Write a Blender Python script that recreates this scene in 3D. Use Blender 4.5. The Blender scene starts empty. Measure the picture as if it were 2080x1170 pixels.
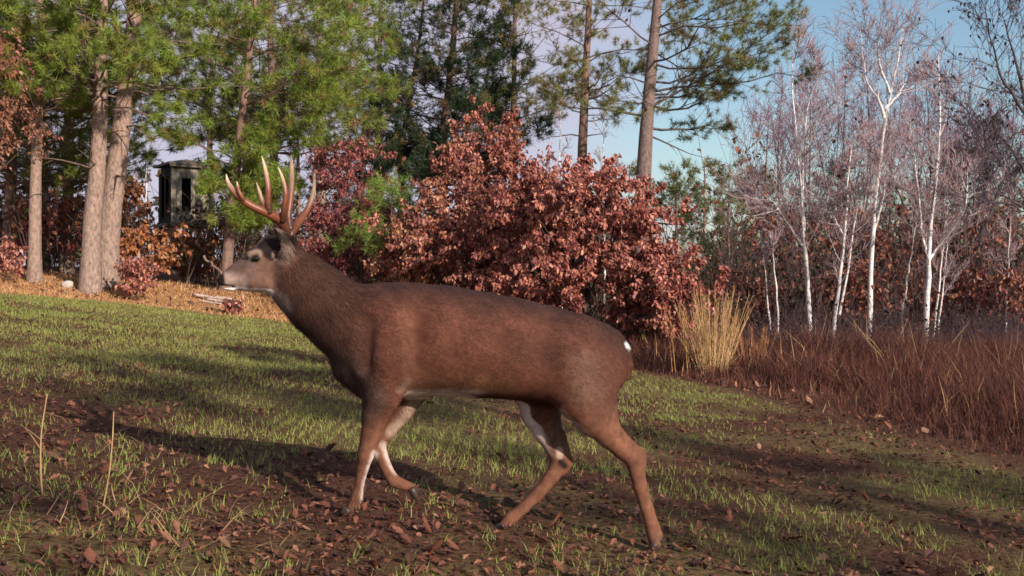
import bpy, math, time
import numpy as np
from mathutils import Vector

T0 = time.time()
sc = bpy.context.scene
col = sc.collection

# ------------------------------------------------------------------ camera, sky, sun, exposure
CAMZ = 1.05
F = 2200.0                      # focal length in photograph pixels (2080 wide)
cam_d = bpy.data.cameras.new('camera')
cam_d.sensor_width = 36.0
cam_d.lens = 36.0 * F / 2080.0
cam_d.clip_start = 0.05
cam_d.clip_end = 3000
cam = bpy.data.objects.new('camera', cam_d)
cam.location = (0, 0, CAMZ)
cam.rotation_euler = (math.radians(90), 0, 0)
col.objects.link(cam)
sc.camera = cam

SUN_EL = math.radians(23)
SH = np.array([-0.62, 0.785])   # ground direction in which shadows fall
SH = SH / np.linalg.norm(SH)

world = bpy.data.worlds.new('World')
sc.world = world
world.use_nodes = True
wn = world.node_tree
wn.nodes.clear()
w_out = wn.nodes.new('ShaderNodeOutputWorld')
w_bg = wn.nodes.new('ShaderNodeBackground')
w_sky = wn.nodes.new('ShaderNodeTexSky')
w_sky.sky_type = 'NISHITA'
w_sky.sun_disc = False
w_sky.sun_elevation = SUN_EL
w_sky.sun_rotation = math.atan2(-SH[0], -SH[1])
w_sky.air_density = 1.2
w_sky.dust_density = 0.6
w_sky.ozone_density = 1.0
w_tc = wn.nodes.new('ShaderNodeTexCoord')
w_map = wn.nodes.new('ShaderNodeMapping')
w_map.inputs['Scale'].default_value = (1.3, 1.3, 3.6)
w_map.inputs['Location'].default_value = (0.35, 0.1, 0.2)
w_noise = wn.nodes.new('ShaderNodeTexNoise')
w_noise.inputs['Scale'].default_value = 1.6
w_noise.inputs['Detail'].default_value = 5
w_noise.inputs['Roughness'].default_value = 0.5
w_sep = wn.nodes.new('ShaderNodeSeparateXYZ')
w_ma = wn.nodes.new('ShaderNodeMath'); w_ma.operation = 'MULTIPLY_ADD'   # thicker cloud to the west, clearing to the east
w_ma.inputs[1].default_value = -0.85
w_ramp = wn.nodes.new('ShaderNodeValToRGB')
w_ramp.color_ramp.elements[0].position = 0.36
w_ramp.color_ramp.elements[0].color = (0, 0, 0, 1)
w_ramp.color_ramp.elements[1].position = 0.56
w_ramp.color_ramp.elements[1].color = (0.93, 0.93, 0.93, 1)
w_mix = wn.nodes.new('ShaderNodeMixRGB')
w_mix.inputs['Color2'].default_value = (5.0, 4.7, 5.9, 1)                 # lavender grey cloud
w_tint = wn.nodes.new('ShaderNodeMixRGB'); w_tint.blend_type = 'MULTIPLY'
w_tint.inputs['Fac'].default_value = 1
w_tint.inputs['Color2'].default_value = (0.95, 1.05, 1.15, 1)
w_bg.inputs['Strength'].default_value = 0.085
lk = wn.links.new
lk(w_tc.outputs['Generated'], w_map.inputs['Vector'])
lk(w_map.outputs['Vector'], w_noise.inputs['Vector'])
lk(w_tc.outputs['Generated'], w_sep.inputs['Vector'])
lk(w_sep.outputs['X'], w_ma.inputs[0])
lk(w_noise.outputs['Fac'], w_ma.inputs[2])
lk(w_ma.outputs[0], w_ramp.inputs['Fac'])
lk(w_sky.outputs['Color'], w_tint.inputs['Color1'])
lk(w_tint.outputs['Color'], w_mix.inputs['Color1'])
lk(w_ramp.outputs['Color'], w_mix.inputs['Fac'])
lk(w_mix.outputs['Color'], w_bg.inputs['Color'])
lk(w_bg.outputs['Background'], w_out.inputs['Surface'])

sun_d = bpy.data.lights.new('sun', 'SUN')
sun_d.energy = 5.0
sun_d.angle = math.radians(0.6)
sun_d.color = (1.0, 0.84, 0.73)
sun = bpy.data.objects.new('sun', sun_d)
sd = Vector((SH[0] * math.cos(SUN_EL), SH[1] * math.cos(SUN_EL), -math.sin(SUN_EL)))
sun.rotation_euler = sd.to_track_quat('-Z', 'Y').to_euler()
sun.location = (12, -14, 20)
col.objects.link(sun)

vs = sc.view_settings
vs.view_transform = 'Standard'
vs.look = 'None'
vs.exposure = 0.5
vs.gamma = 1.0
vs.use_curve_mapping = False
sc.render.engine = 'CYCLES'
sc.cycles.use_denoising = True
sc.cycles.max_bounces = 6
sc.cycles.diffuse_bounces = 3
sc.cycles.transmission_bounces = 3
sc.cycles.transparent_max_bounces = 6
sc.cycles.sample_clamp_indirect = 6
sc.cycles.filter_width = 1.6

# ------------------------------------------------------------------ helpers
rng = np.random.default_rng(7)

def nrm(a):
    return a / np.maximum(np.linalg.norm(a, axis=-1, keepdims=True), 1e-9)

def W(px, py, Y):
    """the point at depth Y that stands where the photograph shows pixel (px, py)"""
    return np.array([(px - 1040) / F * Y, Y, CAMZ + (585 - py) / F * Y])

class MB:
    """collects triangles with a colour per vertex, then links them as one mesh object"""
    def __init__(s):
        s.v, s.f, s.c, s.n = [], [], [], 0
    def add(s, v, f, c):
        v = np.asarray(v, dtype=np.float32).reshape(-1, 3)
        f = np.asarray(f, dtype=np.int32).reshape(-1, 3)
        c = np.asarray(c, dtype=np.float32)
        if c.ndim == 1:
            c = np.broadcast_to(c[:3], (len(v), 3))
        s.v.append(v); s.f.append(f + s.n); s.c.append(c); s.n += len(v)
        return s
    def mesh(s, name, smooth=True):
        v = np.concatenate(s.v); f = np.concatenate(s.f); c = np.concatenate(s.c)
        me = bpy.data.meshes.new(name)
        me.vertices.add(len(v)); me.vertices.foreach_set('co', v.ravel())
        me.loops.add(f.size); me.loops.foreach_set('vertex_index', f.ravel())
        me.polygons.add(len(f))
        me.polygons.foreach_set('loop_start', np.arange(0, f.size, 3, dtype=np.int32))
        me.polygons.foreach_set('loop_total', np.full(len(f), 3, dtype=np.int32))
        me.polygons.foreach_set('use_smooth', np.full(len(f), smooth, dtype=bool))
        me.update(calc_edges=True)
        a = me.attributes.new('col', 'FLOAT_COLOR', 'POINT')
        c4 = np.ones((len(v), 4), dtype=np.float32); c4[:, :3] = np.clip(c, 0, 1)
        a.data.foreach_set('color', c4.ravel())
        return me
    def build(s, name, mat, parent=None, smooth=True, kind=None, origin=None):
        me = s.mesh(name, smooth)
        o = bpy.data.objects.new(name, me)
        me.materials.append(mat)
        col.objects.link(o)
        if parent is not None:
            o.parent = parent
            o.location = -np.array(parent.location) if origin is None else origin
        if kind: o['kind'] = kind
        return o

def empty(name, loc, label, cat, group=None):
    o = bpy.data.objects.new(name, None)
    o.empty_display_size = 0.2
    col.objects.link(o)
    o.location = tuple(float(t) for t in loc)
    o['label'] = label; o['category'] = cat
    if group: o['group'] = group
    return o

def tag(o, label=None, cat=None, group=None, kind=None):
    if label: o['label'] = label
    if cat: o['category'] = cat
    if group: o['group'] = group
    if kind: o['kind'] = kind
    return o

def tubes(P, R, sides=5, cap=False):
    """P (N,K,3) centre lines, R (N,K) radii -> verts, tris"""
    P = np.asarray(P, float); R = np.asarray(R, float)
    if P.ndim == 2: P = P[None]; R = R[None]
    N, K, _ = P.shape
    T = np.gradient(P, axis=1); T = nrm(T)
    main = nrm(P[:, -1] - P[:, 0])
    ref = np.where(np.abs(main[:, 2:3]) > 0.8, np.array([[1., 0.13, 0]]), np.array([[0.1, 0.05, 1.]]))
    ref = np.repeat(ref[:, None], K, 1)
    U = nrm(np.cross(T, ref)); Wv = np.cross(T, U)
    a = np.arange(sides) / sides * 2 * np.pi
    V = P[:, :, None] + R[:, :, None, None] * (np.cos(a)[None, None, :, None] * U[:, :, None] + np.sin(a)[None, None, :, None] * Wv[:, :, None])
    idx = np.arange(N * K * sides).reshape(N, K, sides)
    a0 = idx[:, :-1]; a1 = np.roll(idx, -1, 2)[:, :-1]; b0 = idx[:, 1:]; b1 = np.roll(idx, -1, 2)[:, 1:]
    tr = np.concatenate([np.stack([a0, a1, b1], -1).reshape(-1, 3), np.stack([a0, b1, b0], -1).reshape(-1, 3)])
    V = V.reshape(-1, 3)
    if cap:
        n0 = len(V)
        V = np.concatenate([V, P[:, 0], P[:, -1]])
        c0 = n0 + np.arange(N)[:, None] + np.zeros((1, sides), int); c1 = c0 + N
        tr = np.concatenate([tr, np.stack([c0, np.roll(idx, -1, 2)[:, 0], idx[:, 0]], -1).reshape(-1, 3),
                             np.stack([c1, idx[:, -1], np.roll(idx, -1, 2)[:, -1]], -1).reshape(-1, 3)])
    return V, tr

def pinterp(P, R, i, t):
    """point, tangent, radius at parameter t on polyline i"""
    K = P.shape[1]
    s = np.clip(t, 0, 0.9999) * (K - 1); k = s.astype(int); fr = (s - k)[:, None]
    a, b = P[i, k], P[i, k + 1]
    return a + (b - a) * fr, nrm(b - a), R[i, k] * (1 - fr[:, 0]) + R[i, k + 1] * fr[:, 0]

def spawn(P, R, i, t, ang, length, r, rad_ratio=0.6, up=0.0, K=5, wig=0.06, flat=0.0, rmin=0.003, az=None):
    """child branches from points t on polylines i"""
    n = len(i)
    p, tg, pr = pinterp(P, R, i, t)
    q = nrm(r.normal(size=(n, 3)))
    if az is not None:
        q = np.stack([np.cos(az), np.sin(az), np.zeros(n)], -1)
    perp = q - tg * np.sum(q * tg, -1, keepdims=True); perp[:, 2] *= (1 - flat); perp = nrm(perp)
    ang = np.asarray(ang) * np.ones(n)
    d = nrm(np.cos(ang)[:, None] * tg + np.sin(ang)[:, None] * perp)
    s = np.linspace(0, 1, K)[None, :, None]
    L = (np.asarray(length) * np.ones(n))[:, None, None]
    upv = (np.asarray(up) * np.ones(n))[:, None, None]
    Q = p[:, None] + d[:, None] * s * L + np.array([0, 0, 1.])[None, None] * upv * L * s ** 2
    w = np.cumsum(r.normal(size=(n, K, 3)) * wig, 1) * L / K * 1.5; w -= w[:, :1]
    Q = Q + w
    r0 = np.maximum(pr * rad_ratio, rmin)
    RR = np.maximum(r0[:, None] * (1 - 0.85 * np.linspace(0, 1, K)[None]), rmin * 0.5)
    return Q, RR

def jit(c, r, n, amt=0.2, hue=0.06):
    """n variations of colour c"""
    c = np.asarray(c, float)
    b = 1 + r.uniform(-amt, amt, (n, 1))
    return np.clip(c[None] * b * (1 + r.normal(size=(n, 3)) * hue), 0.002, 1)

LEAF_OAK = np.array([(0, 0), (.10, .10), (.06, .2), (.30, .30), (.14, .42), (.36, .58), (.16, .68), (.22, .86), (0, 1.0),
                     (-.22, .86), (-.16, .68), (-.36, .58), (-.14, .42), (-.30, .30), (-.06, .2), (-.10, .10)])
LEAF_LOBED = np.array([(0, 0), (.26, .30), (.15, .45), (.33, .62), (0, 1.0), (-.33, .62), (-.15, .45), (-.26, .30)])
LEAF_SIMPLE = np.array([(0, 0), (.28, .3), (.22, .7), (0, 1.0), (-.22, .7), (-.28, .3)])

def leaves(mb, pos, d, nv, size, colr, shape=LEAF_OAK, curl=0.25, r=rng):
    """leaf blades at pos, growing along d, facing nv; folded at the midrib and curled"""
    n = len(pos); m = len(shape)
    d = nrm(d); side = nrm(np.cross(d, nv)); nv = np.cross(side, d)
    x = shape[:, 0]; y = shape[:, 1]
    fold = r.uniform(0.1, 0.6 + curl, n); cu = r.uniform(-curl, curl * 1.6, n)
    size = np.asarray(size) * np.ones(n)
    zz = np.abs(x)[None] * fold[:, None] + (y ** 2)[None] * cu[:, None]
    V = pos[:, None] + size[:, None, None] * (x[None, :, None] * side[:, None] + y[None, :, None] * d[:, None] + zz[..., None] * nv[:, None])
    h = m // 2
    tri = []
    for k in range(1, h):
        tri.append((0, k, k + 1) if k + 1 <= h else None)
    for k in range(h, m - 1):
        tri.append((0, k, k + 1))
    tri = np.array([t for t in tri if t])
    Fc = (tri[None] + (np.arange(n) * m)[:, None, None]).reshape(-1, 3)
    mb.add(V.reshape(-1, 3), Fc, np.repeat(colr, m, 0))

def needles(mb, pos, d, n_per, length, width, colr, r, spread=0.9, fwd=0.45):
    """pine tufts: n_per thin needles fanning out of each twig end"""
    n = len(pos)
    u = nrm(r.normal(size=(n, n_per, 3)))
    dd = nrm(d[:, None] * fwd + u * spread)
    st = pos[:, None] - d[:, None] * (r.uniform(-0.2, 0.9, (n, n_per, 1)) * length * 0.7)
    L = length * r.uniform(0.7, 1.15, (n, n_per, 1))
    tip = st + dd * L
    tip[..., 2] -= 0.06 * L[..., 0]
    sv = nrm(np.cross(dd, nrm(r.normal(size=(n, n_per, 3))))) * width * 0.5
    V = np.stack([st - sv, st + sv, tip], 2).reshape(-1, 3)
    Fc = np.arange(len(V)).reshape(-1, 3)
    c = np.repeat(colr, n_per * 3, 0) * np.repeat(r.uniform(0.75, 1.25, (n * n_per, 1)), 3, 0)
    mb.add(V, Fc, c)

def blades(mb, pos, d, height, width, colr, r, bend=0.4, seg=2, tipcol=None):
    """grass blades: tapered ribbons bending over"""
    n = len(pos)
    az = r.uniform(0, 2 * np.pi, n)
    side = np.stack([np.cos(az), np.sin(az), np.zeros(n)], -1)
    bd = np.stack([-np.sin(az), np.cos(az), np.zeros(n)], -1) * (r.uniform(0.1, 1, n) * bend)[:, None]
    height = np.asarray(height) * np.ones(n); width = np.asarray(width) * np.ones(n)
    pts = []
    for k in range(seg + 1):
        s = k / seg
        c = pos + height[:, None] * (d * s + bd * s * s - np.array([0, 0, 1.]) * (0.25 * bend * s ** 3))
        if k < seg:
            wv = side * (width * (1 - 0.55 * s) * 0.5)[:, None]
            pts += [c - wv, c + wv]
        else:
            pts.append(c)
    V = np.stack(pts, 1); m = V.shape[1]
    tri = []
    for k in range(seg - 1):
        b = 2 * k; tri += [(b, b + 1, b + 3), (b, b + 3, b + 2)]
    b = 2 * (seg - 1); tri.append((b, b + 1, b + 2))
    Fc = (np.array(tri)[None] + (np.arange(n) * m)[:, None, None]).reshape(-1, 3)
    C = np.repeat(colr[:, None], m, 1)
    if tipcol is not None:
        C = C.copy(); C[:, -1] = tipcol
    mb.add(V.reshape(-1, 3), Fc, C.reshape(-1, 3))

# value noise for density and height maps
def vnoise(x, y, scale, seed=0):
    g = np.random.default_rng(seed).random((64, 64))
    X = x / scale; Yv = y / scale
    i = np.floor(X).astype(int); j = np.floor(Yv).astype(int)
    fx = X - i; fy = Yv - j; fx = fx * fx * (3 - 2 * fx); fy = fy * fy * (3 - 2 * fy)
    G = lambda a, b: g[a % 64, b % 64]
    return (G(i, j) * (1 - fx) + G(i + 1, j) * fx) * (1 - fy) + (G(i, j + 1) * (1 - fx) + G(i + 1, j + 1) * fx) * fy

def sstep(a, b, x):
    t = np.clip((x - a) / (b - a), 0, 1)
    return t * t * (3 - 2 * t)

# ------------------------------------------------------------------ materials
def mat(name, rough=0.7, spec=0.2, trans=0.0, noise=None, bump=None, base=None, wave=None):
    """base colour from the 'col' attribute (or base), broken up by noise; optional translucency and bump"""
    m = bpy.data.materials.new(name); m.use_nodes = True
    nt = m.node_tree; nt.nodes.clear(); L = nt.links.new
    out = nt.nodes.new('ShaderNodeOutputMaterial')
    bs = nt.nodes.new('ShaderNodeBsdfPrincipled')
    bs.inputs['Roughness'].default_value = rough
    bs.inputs['Specular IOR Level'].default_value = spec
    if base is None:
        at = nt.nodes.new('ShaderNodeAttribute'); at.attribute_name = 'col'
        c = at.outputs['Color']
    else:
        rg = nt.nodes.new('ShaderNodeRGB'); rg.outputs[0].default_value = (*base, 1); c = rg.outputs[0]
    tc = nt.nodes.new('ShaderNodeTexCoord')
    if noise:
        sc_, lo, hi, stretch = noise
        mp = nt.nodes.new('ShaderNodeMapping'); mp.inputs['Scale'].default_value = stretch
        L(tc.outputs['Object'], mp.inputs['Vector'])
        nz = nt.nodes.new('ShaderNodeTexNoise'); nz.inputs['Scale'].default_value = sc_; nz.inputs['Detail'].default_value = 6
        nz.inputs['Roughness'].default_value = 0.65
        L(mp.outputs['Vector'], nz.inputs['Vector'])
        mr = nt.nodes.new('ShaderNodeMapRange'); mr.inputs['From Min'].default_value = 0.3; mr.inputs['From Max'].default_value = 0.7
        mr.inputs['To Min'].default_value = lo; mr.inputs['To Max'].default_value = hi
        L(nz.outputs['Fac'], mr.inputs['Value'])
        mx = nt.nodes.new('ShaderNodeVectorMath'); mx.operation = 'MULTIPLY'
        L(c, mx.inputs[0]); L(mr.outputs[0], mx.inputs[1]); c = mx.outputs[0]
        if bump:
            bp = nt.nodes.new('ShaderNodeBump'); bp.inputs['Strength'].default_value = bump[0]; bp.inputs['Distance'].default_value = bump[1]
            L(nz.outputs['Fac'], bp.inputs['Height']); L(bp.outputs['Normal'], bs.inputs['Normal'])
    L(c, bs.inputs['Base Color'])
    sh = bs.outputs['BSDF']
    if trans > 0:
        tr = nt.nodes.new('ShaderNodeBsdfTranslucent'); L(c, tr.inputs['Color'])
        mxs = nt.nodes.new('ShaderNodeMixShader'); mxs.inputs['Fac'].default_value = trans
        L(sh, mxs.inputs[1]); L(tr.outputs[0], mxs.inputs[2]); sh = mxs.outputs[0]
    L(sh, out.inputs['Surface'])
    return m

M = dict(
    ground=mat('ground_soil', 0.95, 0.05, noise=(26, 0.4, 1.6, (1, 1, 1)), bump=(1.0, 0.03)),
    grass=mat('grass_blade', 0.55, 0.25, trans=0.35),
    dry=mat('dry_grass', 0.7, 0.2, trans=0.25),
    needle=mat('pine_needle', 0.5, 0.3, trans=0.22),
    oak=mat('russet_leaf', 0.45, 0.4, trans=0.25),
    litter=mat('fallen_leaf', 0.7, 0.25, trans=0.1, noise=(40, 0.7, 1.2, (1, 1, 1))),
    bark=mat('pine_bark', 0.9, 0.1, noise=(20, 0.45, 1.35, (1, 1, 0.5)), bump=(0.8, 0.03)),
    birch=mat('birch_bark', 0.7, 0.2, noise=(9, 0.55, 1.2, (1, 1, 2.6)), bump=(0.3, 0.01)),
    twig=mat('twig_bark', 0.8, 0.15),
    fur=mat('deer_fur', 0.75, 0.18),
    hide=mat('deer_hide', 0.8, 0.12, noise=(60, 0.8, 1.2, (1, 1, 1)), bump=(0.25, 0.004)),
    antler=mat('antler_bone', 0.42, 0.4, noise=(70, 0.75, 1.15, (1, 1, 0.3)), bump=(0.3, 0.003)),
    eye=mat('eye_gloss', 0.06, 0.6, base=(0.006, 0.004, 0.003)),
    hoof=mat('hoof_horn', 0.45, 0.4, noise=(50, 0.7, 1.2, (1, 1, 1)), bump=(0.2, 0.002)),
    wood=mat('weathered_wood', 0.9, 0.1, noise=(7, 0.35, 1.5, (1, 1, 0.45)), bump=(0.5, 0.01)),
    stone=mat('pale_stone', 0.9, 0.1, noise=(10, 0.6, 1.15, (1, 1, 1)), bump=(0.6, 0.02)),
)

# ------------------------------------------------------------------ terrain
_gx = np.linspace(-80, 80, 3201)
_gz = np.interp(_gx, [-80, -30, -14, -9.5, -4.4, -0.66, 0.58, 1.7, 3.3, 6, 12, 40, 80],
                [1.2, 0.55, 0.25, -0.06, -0.54, -0.93, -1.07, -1.15, -1.26, -1.3, -1.3, -1.2, -1.2])
_k = np.exp(-np.linspace(-2.5, 2.5, 31) ** 2); _k /= _k.sum()
_gz = np.convolve(np.pad(_gz, 15, mode='edge'), _k, mode='valid') + CAMZ
EDGE = np.array([(-40, 20.5), (-14, 20.3), (-9.5, 19.8), (-6.9, 19.8), (-4.4, 19.3), (-2.4, 17.7), (1.75, 14.6), (2.6, 12.2), (3.15, 9.8), (3.35, 7.6), (3.3, 5.6), (3.2, 3), (3.1, -30)])

def edge_dist(x, y):
    """signed distance to the field's border, negative inside the field"""
    x = np.asarray(x, float); y = np.asarray(y, float)
    d = np.full(x.shape, 1e9)
    for a, b in zip(EDGE[:-1], EDGE[1:]):
        ab = b - a
        t = np.clip(((x - a[0]) * ab[0] + (y - a[1]) * ab[1]) / (ab @ ab), 0, 1)
        d = np.minimum(d, np.hypot(x - a[0] - t * ab[0], y - a[1] - t * ab[1]))
    ex = np.interp(-y, -EDGE[:, 1], EDGE[:, 0])       # border x for this y on its right-hand side
    ey = np.interp(x, EDGE[:, 0], EDGE[:, 1])
    inside = np.where(x < 1.75, y < np.where(x < 1.75, ey, 0), x < ex) & (x < 3.4)
    inside = np.where((x >= 1.75) & (y > 14.6), False, inside)
    return np.where(inside, -d, d)

def gz(x, y):
    x = np.asarray(x, float); y = np.asarray(y, float)
    z = np.interp(x, _gx, _gz)
    d = edge_dist(x, y)
    left = sstep(1.5, -5, x)
    z = z + left * (0.26 * sstep(0, 2.6, d)) + 0.012 * np.maximum(y - 21, 0) * sstep(2, -4, x) * np.minimum(1, 60 / np.maximum(y, 60))
    z = z + 0.10 * sstep(0.2, 2.5, d) * (1 - left)
    z = z + 0.05 * (vnoise(x, y, 1.7, 1) - 0.5) * sstep(4, 7, y) + 0.03 * (vnoise(x, y, 0.5, 2) - 0.5)
    return z

def hit(px, py):
    """where the sight line of a photograph pixel meets the terrain"""
    Y = np.linspace(1.5, 60, 4000)
    p = W(px, py, Y)
    g = gz(p[0], Y)
    k = np.argmax(p[2] < g)
    return np.array([p[0][k], Y[k], g[k]])

ys = np.concatenate([np.linspace(-25, 1.5, 30)[:-1], np.linspace(1.5, 9, 86)[:-1], np.linspace(9, 24, 80)[:-1], np.linspace(24, 60, 40)[:-1], np.linspace(60, 400, 20)])
xs = np.concatenate([-np.geomspace(400, 14, 26)[:-1], np.linspace(-14, -4, 44)[:-1], np.linspace(-4, 4, 110)[:-1], np.linspace(4, 14, 50)[:-1], np.geomspace(14, 400, 26)])
X, Y = np.meshgrid(xs, ys); X = X.ravel(); Y = Y.ravel()
Z = gz(X, Y) + 0.012 * (vnoise(X, Y, 0.12, 3) - 0.5)
D = edge_dist(X, Y)
n1 = vnoise(X, Y, 0.9, 4); n2 = vnoise(X, Y, 0.25, 5)
soil = np.array([0.080, 0.040, 0.026]); green = np.array([0.165, 0.135, 0.055]); tan = np.array([0.42, 0.235, 0.11]); duff = np.array([0.10, 0.055, 0.035])
gm = (sstep(0.35, 0.75, n1 * 0.7 + n2 * 0.3) * 0.5 + 0.5 * sstep(9, 17, Y))[:, None]
C = soil * (1 - gm) + green * gm
lf = sstep(0.5, -3.5, X)[:, None]
out_c = (tan * (0.75 + 0.4 * n1[:, None])) * lf + duff * (1 - lf)
fwood = sstep(3.0, 5.5, D)[:, None]
out_c = out_c * (1 - fwood) + duff * fwood
om = sstep(-0.25, 0.35, D + (n2 - 0.5) * 0.7)[:, None]
C = C * (1 - om) + out_c * om
nx, ny = len(xs), len(ys)
idx = np.arange(nx * ny).reshape(ny, nx)
q = np.stack([idx[:-1, :-1], idx[:-1, 1:], idx[1:, 1:], idx[1:, :-1]], -1).reshape(-1, 4)
tri = np.concatenate([q[:, [0, 1, 2]], q[:, [0, 2, 3]]])
field = MB().add(np.stack([X, Y, Z], -1), tri, C).build('ground', M['ground'])
tag(field, 'sloping food plot of patchy grass, soil and fallen leaves', 'ground', kind='structure')

# ------------------------------------------------------------------ the deer
DY0 = 4.45
def DW(px, py, dy):
    return W(px, py, DY0 + dy)

CH = dict(
    torso=[(790, 690, 0, 116, 84), (830, 690, 0, 116, 92), (900, 692, 0, 112, 97), (970, 700, 0, 108, 98), (1040, 708, 0, 103, 95), (1110, 721, 0, 99, 90), (1160, 731, 0, 94, 84), (1193, 734, 0, 86, 76)],
    neck=[(578, 545, 0, 50, 38), (610, 575, 0, 64, 48), (650, 611, 0, 71, 58), (700, 650, 0, 77, 70), (770, 685, 0, 100, 80)],
    head=[(456, 570, 0, 14.5, 14), (468, 567, 0, 20.5, 17), (484, 562, 0, 27.5, 19), (510, 556, 0, 37.5, 25), (538, 546, 0, 48, 32), (566, 532, 0, 52, 36)],
    poll=[(548, 506, 0, 24, 26), (572, 500, 0, 26, 28)],
    shoulder=[(800, 650, -.105, 62, 34), (778, 735, -.115, 58, 34), (776, 800, -.105, 40, 28), (764, 846, -.09, 29, 24), (755, 880, -.085, 22, 19), (746, 912, -.082, 17.5, 16.5), (742, 926, -.082, 16.5, 16.5), (737, 949, -.08, 12.5, 12), (729.5, 985, -.08, 10, 9.5), (724, 1010, -.08, 12.5, 11.5), (714, 1029, -.08, 10.5, 11)],
    shoulder_far=[(800, 650, .105, 62, 34), (800, 740, .11, 52, 34), (832, 792, .085, 36, 26), (814, 832, .085, 26, 20), (786, 874, .085, 19, 17), (765, 902, .085, 17.5, 16), (773, 925, .085, 14.5, 13.5), (789, 960, .085, 12, 10.5), (799, 976, .085, 13.5, 12), (817, 984, .085, 11, 10.5), (834, 989, .085, 10, 10.5)],
    thigh=[(1165, 715, -.085, 80, 46), (1187, 790, -.10, 69, 40), (1210, 843, -.10, 46, 32), (1236, 881, -.092, 29, 24), (1264, 911, -.086, 21, 17), (1288, 932, -.085, 19.5, 16), (1294, 960, -.085, 16.5, 13), (1301, 990, -.085, 15, 11.5), (1313, 1030, -.085, 14, 10.5), (1325, 1068, -.085, 14.5, 11), (1330, 1086, -.085, 16, 12.5), (1331, 1103, -.085, 12.5, 12)],
    hock=[(1256, 876, -.09, 9, 7), (1284, 902, -.087, 7, 6), (1305, 922, -.085, 8.5, 8), (1305, 945, -.085, 9, 8)],
    thigh_far=[(1150, 720, .085, 80, 46), (1100, 785, .09, 62, 38), (1098, 835, .075, 42, 30), (1112, 874, .068, 30, 23), (1127, 908, .062, 21.5, 17), (1139, 937, .06, 19, 15), (1122, 966, .055, 15.5, 13), (1095, 1000, .05, 13, 11), (1062, 1032, .05, 12, 10), (1038, 1053, .05, 13.5, 11.5), (1025, 1064, .05, 11, 11)],
    hock_far=[(1143, 880, .068, 7, 6), (1150, 910, .062, 7, 6), (1158, 938, .06, 8, 8), (1146, 956, .058, 9, 8)],
    tail=[(1250, 684, 0, 14, 18), (1268, 706, 0, 11, 20), (1277, 742, 0, 9, 18), (1274, 768, 0, 5, 10)],
    brow=[(506, 517, -.052, 8, 7), (526, 513, -.062, 9, 8)],
    brow_far=[(506, 517, .052, 8, 7), (526, 513, .062, 9, 8)],
    cheek=[(545, 572, -.035, 20, 18), (520, 574, -.03, 15, 14)],
    cheek_far=[(545, 572, .035, 20, 18), (520, 574, .03, 15, 14)],
    lip=[(452, 580, 0, 7, 12), (474, 586, 0, 6.5, 12)],
    ear=[(578, 524, -.062, 14, 12), (576, 502, -.088, 20, 12), (569, 480, -.106, 14, 9), (559, 463, -.115, 3.5, 4)],
    ear_far=[(566, 512, .062, 13, 12), (560, 492, .09, 17, 11), (552, 478, .11, 12, 8), (545, 470, .12, 3.5, 4)],
    brisket=[(712, 745, 0, 36, 40), (750, 780, 0, 30, 44)],
)
KS = dict(torso=.03, neck=.05, head=.02, poll=.03, shoulder=.032, shoulder_far=.032, thigh=.035, thigh_far=.035, hock=.012, hock_far=.012, tail=.012, brow=.012, brow_far=.012, cheek=.02, cheek_far=.02, lip=.008, ear=.010, ear_far=.010, brisket=.04)

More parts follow.
